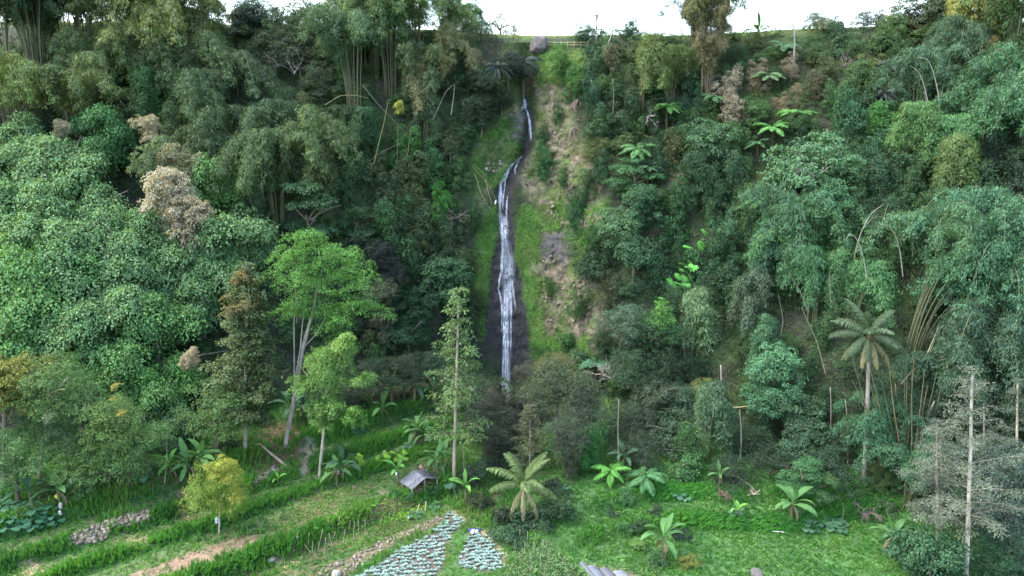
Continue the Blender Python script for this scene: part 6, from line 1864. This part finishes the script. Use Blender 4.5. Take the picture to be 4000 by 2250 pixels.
for pts, r, c, lab, fw in (
    ([(2822, 1592), (2900, 1590), (2990, 1574)], .07, (.42, .40, .24), 'pale horizontal bamboo pole touching the broken trunk', 3.5),
    ([(2560, 1570), (2600, 1525), (2650, 1512), (2690, 1522), (2720, 1530)], .06, GC, 'green bamboo cane arching left of the yellowish leafy tree', 6),
    ([(3390, 1150), (3382, 1050), (3362, 965), (3342, 925), (3318, 912), (3303, 940)], .07, W1, 'white bent cane, the thick one left of the tall bare arch', 2.5),
    ([(3330, 1060), (3343, 970), (3366, 900), (3400, 835), (3448, 800)], .065, W1, 'white cane sweeping up to the right, crossing the bent one', 2.5),
    ([(3352, 940), (3372, 890), (3410, 850), (3450, 845)], .05, W2, 'thin cane arching beside the sweeping white cane', 2.5),
    ([(3430, 910), (3450, 855), (3470, 795)], .055, W2, 'straight pale cane leaning right above the arches', 2.5),
    ([(3527, 1080), (3517, 985), (3500, 920), (3470, 882), (3440, 876)], .07, W1, 'tall white cane bending over to the left, the right-hand arch', 2.5),
    ([(3298, 970), (3297, 920), (3290, 870), (3283, 856), (3277, 880), (3276, 950)], .05, W2, 'small hairpin-bent cane left of the arches', 2.5),
    ([(3402, 980), (3403, 920), (3420, 880), (3440, 873)], .04, W2, 'thin grey cane hanging between the arches', 2.5),
    ([(3565, 1000), (3570, 930), (3568, 880), (3552, 830)], .045, GC, 'thin green cane right of the arches', 2.5),
    ([(3640, 540), (3625, 400), (3608, 325), (3588, 278), (3555, 256)], .075, W1, 'white upright cane bending left, leftmost of the upper right fan', 3),
    ([(3632, 510), (3622, 420), (3610, 360)], .06, W2, 'second white cane of the upper right fan', 3),
    ([(3660, 540), (3672, 390), (3645, 275), (3622, 228), (3590, 225)], .075, W1, 'white cane in the middle of the upper right fan, bent at the tip', 3),
    ([(3668, 400), (3655, 320), (3648, 250)], .06, W2, 'short pale cane inside the upper right fan', 3),
    ([(3668, 420), (3685, 330), (3716, 216)], .075, W1, 'white cane leaning right, the rightmost of the upper right fan', 3),
    ([(40, 205), (46, 120), (58, 86), (70, 95)], .06, W2, 'bent bare cane at the far upper left', 3),
    ([(85, 180), (86, 110), (68, 40), (52, -10)], .07, W2, 'tall bare cane leaving the frame at the upper left', 3),
    ([(103, 185), (107, 100), (120, 55)], .06, W2, 'bare cane leaning right at the upper left', 3),
    ([(55, 150), (80, 125), (110, 125), (130, 150)], .04, (.26, .24, .2), 'low arching dead cane at the upper left', 3),
    ([(1845, 650), (1895, 705), (1950, 800)], .05, YC, 'upper of the yellow cut canes lying left of the waterfall', .8),
    ([(1850, 640), (1890, 680), (1925, 750)], .045, YC, 'short yellow cut cane beside the longer ones left of the waterfall', .8),
    ([(1855, 680), (1880, 760), (1925, 830)], .045, (.42, .38, .24), 'lower curved cut cane left of the waterfall', .8),
    ([(1895, 700), (1910, 760), (1922, 800)], .04, (.45, .40, .25), 'thin steep cut cane left of the waterfall', .8),
    ([(1460, 640), (1500, 480), (1515, 400)], .06, YC, 'long leaning yellow cane left of the culm bundle', 4),
    ([(1430, 640), (1480, 600), (1560, 560)], .05, W2, 'fallen pale cane below the culm bundle', 2),
    ([(1415, 330), (1470, 400), (1580, 515)], .055, W2, 'pale cane slanting down across the culm bundle', 5),
    ([(1590, 620), (1600, 540), (1605, 500)], .05, YC, 'short yellow standing cane at the culm bundle foot', 3),
    ([(1550, 640), (1553, 560), (1555, 480)], .05, GC, 'upright green cane at the culm bundle foot', 3),
    ([(1690, 470), (1740, 360), (1770, 330)], .05, W2, 'pale crossing cane right of the culm bundle', 3),
    ([(1762, 450), (1772, 380), (1776, 330)], .06, W1, 'white standing stem right of the culm bundle', 3),
    ([(1080, 510), (1090, 440), (1105, 425)], .06, W1, 'white bent cane under the wispy trees', 3),
    ([(1125, 470), (1135, 400), (1142, 385)], .045, W1, 'thin white cane right of the bent white one', 3),
    ([(1270, 410), (1330, 372), (1390, 372), (1440, 385)], .05, YC, 'arching golden cane below the wispy trees', 4),
    ([(890, 420), (930, 385), (970, 400), (1000, 440)], .035, W2, 'grey arching dead cane above the dark gap, left one', 3),
    ([(900, 430), (960, 412), (1020, 420)], .035, W2, 'grey dead cane lying flat above the dark gap', 3),
    ([(950, 450), (985, 405), (1010, 400)], .03, W2, 'grey arching dead cane above the dark gap, right one', 3),
    ([(2735, 1200), (2728, 1150), (2700, 1085), (2680, 1060)], .05, GC, 'green cane bending over the bright lobed leaves', 3),
    ([(3160, 1220), (3120, 1130), (3080, 1060)], .06, W2, 'pale leaning cane left of the arching bamboo plume', 3),
    ([(3245, 1180), (3242, 1110), (3238, 1060)], .05, W2, 'pale cane inside the arching bamboo plume', 5),
    ([(3225, 1460), (3190, 1330), (3130, 1200)], .08, (.17, .17, .11), 'dark leaning bamboo culm left of the coconut palm', 3),
    ([(3050, 1310), (3060, 1250), (3040, 1150)], .05, W2, 'thin pale cane left of the dark leaning culm', 3),
    ([(3615, 1420), (3650, 1330), (3680, 1270)], .06, YC, 'yellowish cane right of the coconut palm crown', 5),
    ([(3600, 1430), (3640, 1340), (3665, 1280)], .05, (.38, .36, .3), 'pale cane beside the yellowish one', 5),
    ([(3520, 1500), (3580, 1430), (3680, 1405), (3790, 1393)], .05, (.24, .23, .16), 'long dark cane arching right from the palm', 4),
    ([(1815, 1480), (1860, 1530), (1900, 1560)], .05, (.38, .30, .2), 'fallen brown cane at the foot of the wet rock', 1),
    ([(1830, 1510), (1870, 1545), (1915, 1580)], .05, (.42, .36, .28), 'second fallen cane at the foot of the wet rock', 1),
    ([(1735, 1972), (1765, 1988), (1800, 2012)], .03, (.5, .47, .38), 'pale bamboo edging behind the larger cabbage field', .2)):
    arch_culm(pts, r * .75, c, lab, fw)
rng = np.random.default_rng(66)
for k in range(16):
    x0 = 3450 + k * 10 + rng.normal(0, 6)
    x1 = x0 + (k - 9) * 13 + rng.normal(0, 12)
    arch_culm([(x0, 1740 + rng.normal(0, 20)), ((x0 + x1) / 2, 1620), (x1, 1440 + rng.normal(0, 40))], .06, [(.12, .11, .06), (.15, .12, .065), (.09, .10, .055)][k % 3], 'brown-green bamboo culm in the bundle behind the coconut palm trunk', 2.5, 'culm bundle behind the palm')
def twig_thing(name, px, py, s, color, label, cat, n=5, levels=3, gravity=0.0, up=.3, fwd=1.5, seed=1, r0=.05):
    c = at(px, py, fwd)
    e = thing(name, label, cat, c)
    obj('branches', twigs_mesh(np.random.default_rng(seed), 'twig_mesh', n, s, up, levels, r0, gravity), e, color=color)['kind'] = 'stuff'
    return e
for nm, px, py, s, c, lab, n, lv, gr, up, fw, sd_ in (
    ('bare_bush', 2390, 1480, 3.0, (.24, .225, .205), 'ball of bare pale twigs above the dark lower wood', 7, 3, .04, .5, 5, 1),
    ('dead_branch', 2530, 455, 1.8, (.36, .32, .32), 'grey bare branch fan left of the bright tree fern', 4, 3, .05, -.6, 1.5, 2),
    ('fallen_branches', 2390, 460, 1.7, W1, 'white fallen branches on the slope under the white crooked stem', 6, 1, 0, -.1, 1.0, 3),
    ('hanging_roots', 2258, 390, 1.7, (.20, .155, .135), 'reddish hanging roots on the upper cliff', 9, 1, .35, -.8, .7, 4),
    ('hanging_roots', 2235, 500, 2.2, (.20, .155, .135), 'longer reddish hanging roots below the first ones', 10, 2, .3, -.6, .7, 5),
    ('bare_bush', 1785, 855, 1.9, (.20, .17, .17), 'grey leafless bush left of the waterfall', 7, 3, .05, .1, 1.5, 6),
    ('dead_branches', 2940, 1930, .8, (.26, .21, .17), 'white fallen branches at the edge of the right meadow', 5, 1, 0, .2, .6, 7),
    ('brush_pile', 2830, 1935, .9, (.12, .088, .07), 'reddish heap of dead twigs at the meadow edge', 12, 2, .05, .2, .6, 8),
    ('brush_pile', 3395, 2005, 1.3, (.14, .12, .115), 'grey-mauve dead brush on the slope above the low banana', 10, 3, .12, .2, 1.0, 9),
    ('bare_treetop', 470, 55, 1.6, (.36, .30, .30), 'bare pinkish branches sticking out of the bamboo at the top left', 5, 3, .02, .3, 4, 10),
    ('bare_limbs', 1150, 290, 3.2, (.20, .185, .17), 'grey forked limbs of the wide wispy tree', 4, 3, 0, .7, 4, 11),
    ('forked_dead_tree', 2755, 330, 2.6, (.33, .29, .26), 'pale forked dead tree beside the brown thicket', 3, 2, 0, 1.2, 2, 12),
    ('white_limbs', 3180, 690, 2.4, (.40, .40, .37), 'white forked limbs inside the large pale tree', 4, 2, 0, .8, 5.2, 13),
    ('dead_branches', 2240, 1690, 1.6, (.22, .19, .17), 'dead grey branches right of the young palm', 4, 2, 0, .1, 4, 14),
    ('brush_pile', 1890, 1570, 1.8, (.24, .18, .16), 'tangle of dead stalks under the wet rock', 12, 2, .1, .1, 1, 15),
    ('brush_pile', 3300, 260, 2.0, (.14, .12, .10), 'dark bare stems on the crest slope right of the papaya', 9, 2, 0, 1.0, .8, 16),
    ('crossing_stems', 3960, 170, 2.6, (.10, .085, .06), 'dark crossing stems in the upper right corner', 10, 1, 0, .5, 2, 17)):
    twig_thing(nm, px, py, s, c, lab, 'branches', n, lv, gr, up, fw, sd_, .045 if lv > 1 else .06)
p0 = hit(2755, 420)
# forked limbs of the bright feathery tree
ft = bpy.data.objects['feathery_tree']
def limb_to(e, pts, r0, r1, color):
    y0 = e.location.y
    Q = np.array([tuple(VCAM + ray(x, y) * (y0 / ray(x, y).y) - e.location) for x, y in pts])
    t = np.linspace(0, len(Q) - 1, 12)
    Qs = np.stack([np.interp(t, np.arange(len(Q)), Q[:, i]) for i in range(3)], -1)
    g = Geo(); g.tube(Qs, np.linspace(r0 * .7, r1 * .7, 12), 6)
    obj('limb', g.mesh('limb_mesh', BARK), e, color=color)
FB = (.30, .27, .24)
for pts, a, b in (([(1150, 1530), (1150, 1420), (1148, 1250), (1165, 1130)], .12, .05), ([(1148, 1500), (1172, 1380), (1182, 1260), (1200, 1100)], .13, .05), ([(1152, 1470), (1185, 1360), (1240, 1300), (1290, 1200)], .10, .04), ([(1165, 1400), (1200, 1280), (1230, 1180), (1260, 1050)], .07, .03), ([(1160, 1260), (1150, 1080), (1130, 960)], .05, .03)):
    limb_to(ft, pts, a, b, FB)
# log and boards by the path
pole('fallen_log', (1120, 1822), (1018, 1738), .15, (.30, .24, .19), 'fallen log lying down the bank beside the path', 'log', 0, .25, hang=0)
pole('fallen_log', (1015, 1735), (925, 1740), .09, (.36, .30, .24), 'thin fallen log at the foot of the pale straight trunk', 'log', 0, .25, hang=0)
# stakes of the vegetable terrace
for k, (x0, y0, x1, y1) in enumerate(((383, 1050, 430, 885), (478, 1000, 463, 750), (637, 985, 655, 745), (705, 1080, 715, 885), (690, 1080, 580, 945), (790, 1030, 875, 690), (900, 1070, 918, 820), (1035, 1000, 970, 755), (1195, 905, 1237, 695), (1115, 715, 1145, 475), (990, 700, 962, 545), (1050, 740, 1010, 560), (1030, 840, 1080, 730), (1300, 755, 1318, 550), (1365, 850, 1385, 560), (1455, 780, 1445, 540), (1555, 800, 1557, 535), (1680, 590, 1605, 380), (1790, 660, 1825, 515))):
    a, b = (1050 + x0 / 4.14, 1900 + y0 / 4.14), (1050 + x1 / 4.14, 1900 + y1 / 4.14)
    h = hit(*a)
    d = ray(*b)
    t = VCAM + d * (h.y / d.y)
    g = Geo(); g.tube([(0, 0, -.1), tuple((t - h) * .5), tuple(t - h)], .016, 5, cap=True)
    o = obj('bamboo_stake', g.mesh('stake_mesh', CULM), None, h, color=(.30, .275, .18))
    tag(o, 'thin pale bamboo stake in the weedy vegetable terrace', 'stake', 'stakes of the vegetable terrace')
for k, (px, py) in enumerate(((2000, 2115), (2030, 2110), (2060, 2118), (2090, 2125), (2010, 2150), (2050, 2160), (2085, 2165), (2120, 2150), (2070, 2200), (2110, 2205), (2140, 2190), (2030, 2205))):
    h = hit(px, py)
    g = Geo(); g.tube([(0, 0, -.1), (.01, 0, .45), (.02, 0, .95)], .02, 5, cap=True)
    o = obj('bamboo_stake', g.mesh('stake_mesh', CULM), None, h, color=(.24, .24, .18))
    tag(o, 'thin stake among the pale green vegetable rows', 'stake', 'stakes of the pale green rows')
# two stakes leaning on the seedling terrace
for px, py, dx, lab in ((1624, 2005, .35, 'long leaning stake above the taro on the seedling terrace'), (1660, 1995, .12, 'stake at the right end of the seedling rows')):
    h = hit(px, py)
    g = Geo(); g.tube([(0, 0, -.1), (dx * .5, 0, .45), (dx, 0, .9)], .025, 5, cap=True)
    tag(obj('bamboo_stake', g.mesh('stake_mesh', CULM), None, h, color=(.5, .46, .3)), lab, 'stake')

# ------------------------------------------------------------------ cloth, bags, sheeting
CLOTH = solid_material('cloth', (.75, .75, .75), (1.05, 1.05, 1.05), 3, .7, .4, use_obj=True)
def sack(name, px, py, sx, sz_, color, label, cat, lift=0.0, fwd=.35, seed=1):
    rng = np.random.default_rng(seed)
    g = Geo()
    q = np.linspace(0, 1, 8)
    rad = np.array([.25, .8, 1, .95, .85, .9, .6, .2]) * (1 + rng.normal(0, .07, 8))
    g.tube(np.stack([rng.normal(0, .06, 8) * sx, rng.normal(0, .05, 8) * sx, q * sz_], -1), rad * sx * .5, 8, cap=True)
    c = at(px, py, fwd)
    o = obj(name, g.mesh('sack_mesh', CLOTH, True), None, c + Vector((0, 0, lift)), (rng.normal(0, .12), rng.normal(0, .12), 0), color=color)
    return tag(o, label, cat)
sack('pink_bag', 1322, 1853, .40, .42, (.55, .40, .38), 'pinkish square bag hanging on the banana by the slim trunk', 'bag', fwd=1.0, seed=1)
sack('white_tag', 1548, 1857, .18, .3, (.7, .72, .68), 'small white cloth tied to the young banana at the hut', 'cloth', fwd=.8, seed=2)
sack('white_cloth', 1660, 1846, .32, .4, (.72, .70, .74), 'white cloth hanging behind the hut roof', 'cloth', fwd=.6, seed=3)
sack('dead_banana_bundle', 1652, 1842, .55, .75, (.22, .15, .12), 'withered brown banana stem behind the hut', 'plant', fwd=.9, seed=4)
sack('white_sack', 238, 1988, .28, .6, (.34, .31, .29), 'white torn sack wrapped round the tall banana\'s stem', 'sack', fwd=.6, seed=5)
sack('white_sack', 237, 2012, .24, .4, (.36, .33, .31), 'lower white sack at the foot of the tall banana', 'sack', fwd=.7, seed=6)
sack('white_cloth', 280, 1890, .2, .5, (.28, .25, .2), 'pale dry leaf bundle hanging right of the tall banana', 'cloth', fwd=3.5, seed=7)
sack('white_bag', 1846, 2082, .36, .26, (.75, .78, .85), 'left white bag on the blue sheet above the smaller cabbage field', 'bag', fwd=.2, seed=8)
sack('white_bag', 1862, 2082, .3, .25, (.75, .78, .85), 'right white bag on the blue sheet above the smaller cabbage field', 'bag', fwd=.2, seed=9)
sack('white_scrap', 1598, 2027, .2, .2, (.7, .75, .7), 'small white scrap beside the taro on the terrace', 'scrap', fwd=.1, seed=10)
sack('white_scrap', 1082, 2165, .22, .22, (.6, .66, .6), 'pale plastic scrap on the left terrace bank', 'scrap', fwd=.1, seed=11)
sack('white_scrap', 1160, 2105, .3, .3, (.5, .6, .62), 'bluish plastic scrap among the grass of the stake terrace', 'scrap', fwd=.1, seed=12)
sack('white_scrap', 1934, 800, .2, .6, (.75, .75, .7), 'small white scrap beside the waterfall', 'scrap', fwd=.3, seed=13)
sack('blue_bag', 848, 2045, .35, .6, (.35, .45, .5), 'greyish plastic bag at the foot of the lone terrace tree', 'bag', fwd=.9, seed=14)
sack('yellow_leaves', 229, 1945, .45, .4, (.50, .47, .05), 'yellow leaf bundle on the tall banana\'s stem', 'leaves', fwd=.9, seed=15)
h = hit(1853, 2078)
g = Geo()
g.add([(-.5, -.1, .04), (.5, -.1, .04), (.5, .18, .14), (-.5, .18, .12), (-.5, -.1, .0), (.5, -.1, .0), (.5, .18, .09), (-.5, .18, .08)], [(0, 1, 2, 3), (7, 6, 5, 4), (0, 4, 5, 1), (1, 5, 6, 2), (2, 6, 7, 3), (3, 7, 4, 0)])
tag(obj('blue_sheet', g.mesh('sheet_mesh', CLOTH), None, h + Vector((0, .1, .05)), color=(.05, .06, .22)), 'dark blue sheet on the soil above the smaller cabbage field', 'sheet')
PLASTIC = solid_material('plastic_sheet', (.85, .85, .87), (1.05, 1.05, 1.05), 2, .3, .15, use_obj=True)
for k, (px, py, w, c, lab) in enumerate(((2275, 2212, .45, (.09, .10, .10), 'first plastic mulch strip, narrowest, left end of the sheeting'), (2312, 2226, .75, (.10, .11, .13), 'second plastic mulch strip, grey'), (2362, 2235, .75, (.085, .085, .10), 'third plastic mulch strip, greyest'), (2420, 2246, 1.0, (.13, .14, .15), 'fourth plastic mulch strip, whitest, at the bottom edge'))):
    h = hit(px, py)
    g = Geo()
    n = 7
    V, F = [], []
    for i in range(9):
        for j in range(n):
            a = j / (n - 1) * math.pi
            V.append((-math.cos(a) * w * .5 + .12 * i, -.3 * i + .3, math.sin(a) * .16 + .012 * math.sin(i * 2.1 + j)))
    for i in range(8):
        for j in range(n - 1):
            F.append((i * n + j, i * n + j + 1, (i + 1) * n + j + 1, (i + 1) * n + j))
    g.add(V, F)
    tag(obj('mulch_strip', g.mesh('mulch_mesh', PLASTIC, True), None, h + Vector((0, 0, .03)), color=c), lab, 'plastic sheet')
# bamboo fence on the skyline
c = hit(2140, 185)
e = thing('bamboo_fence', 'low yellow bamboo fence on the crest right of the boulder', 'fence', c)
b = hit(2295, 185)
v = np.array(b - c)
for k in range(7):
    bar('post', e, v * k / 6 - np.array([0, 0, .2]), v * k / 6 + np.array([0, 0, .75]), .04, (.24, .22, .11), CULM)
for z in (.3, .6):
    bar('rail', e, v * -.02 + np.array([0, 0, z]), v * 1.02 + np.array([0, 0, z]), .04, (.26, .25, .12), CULM)
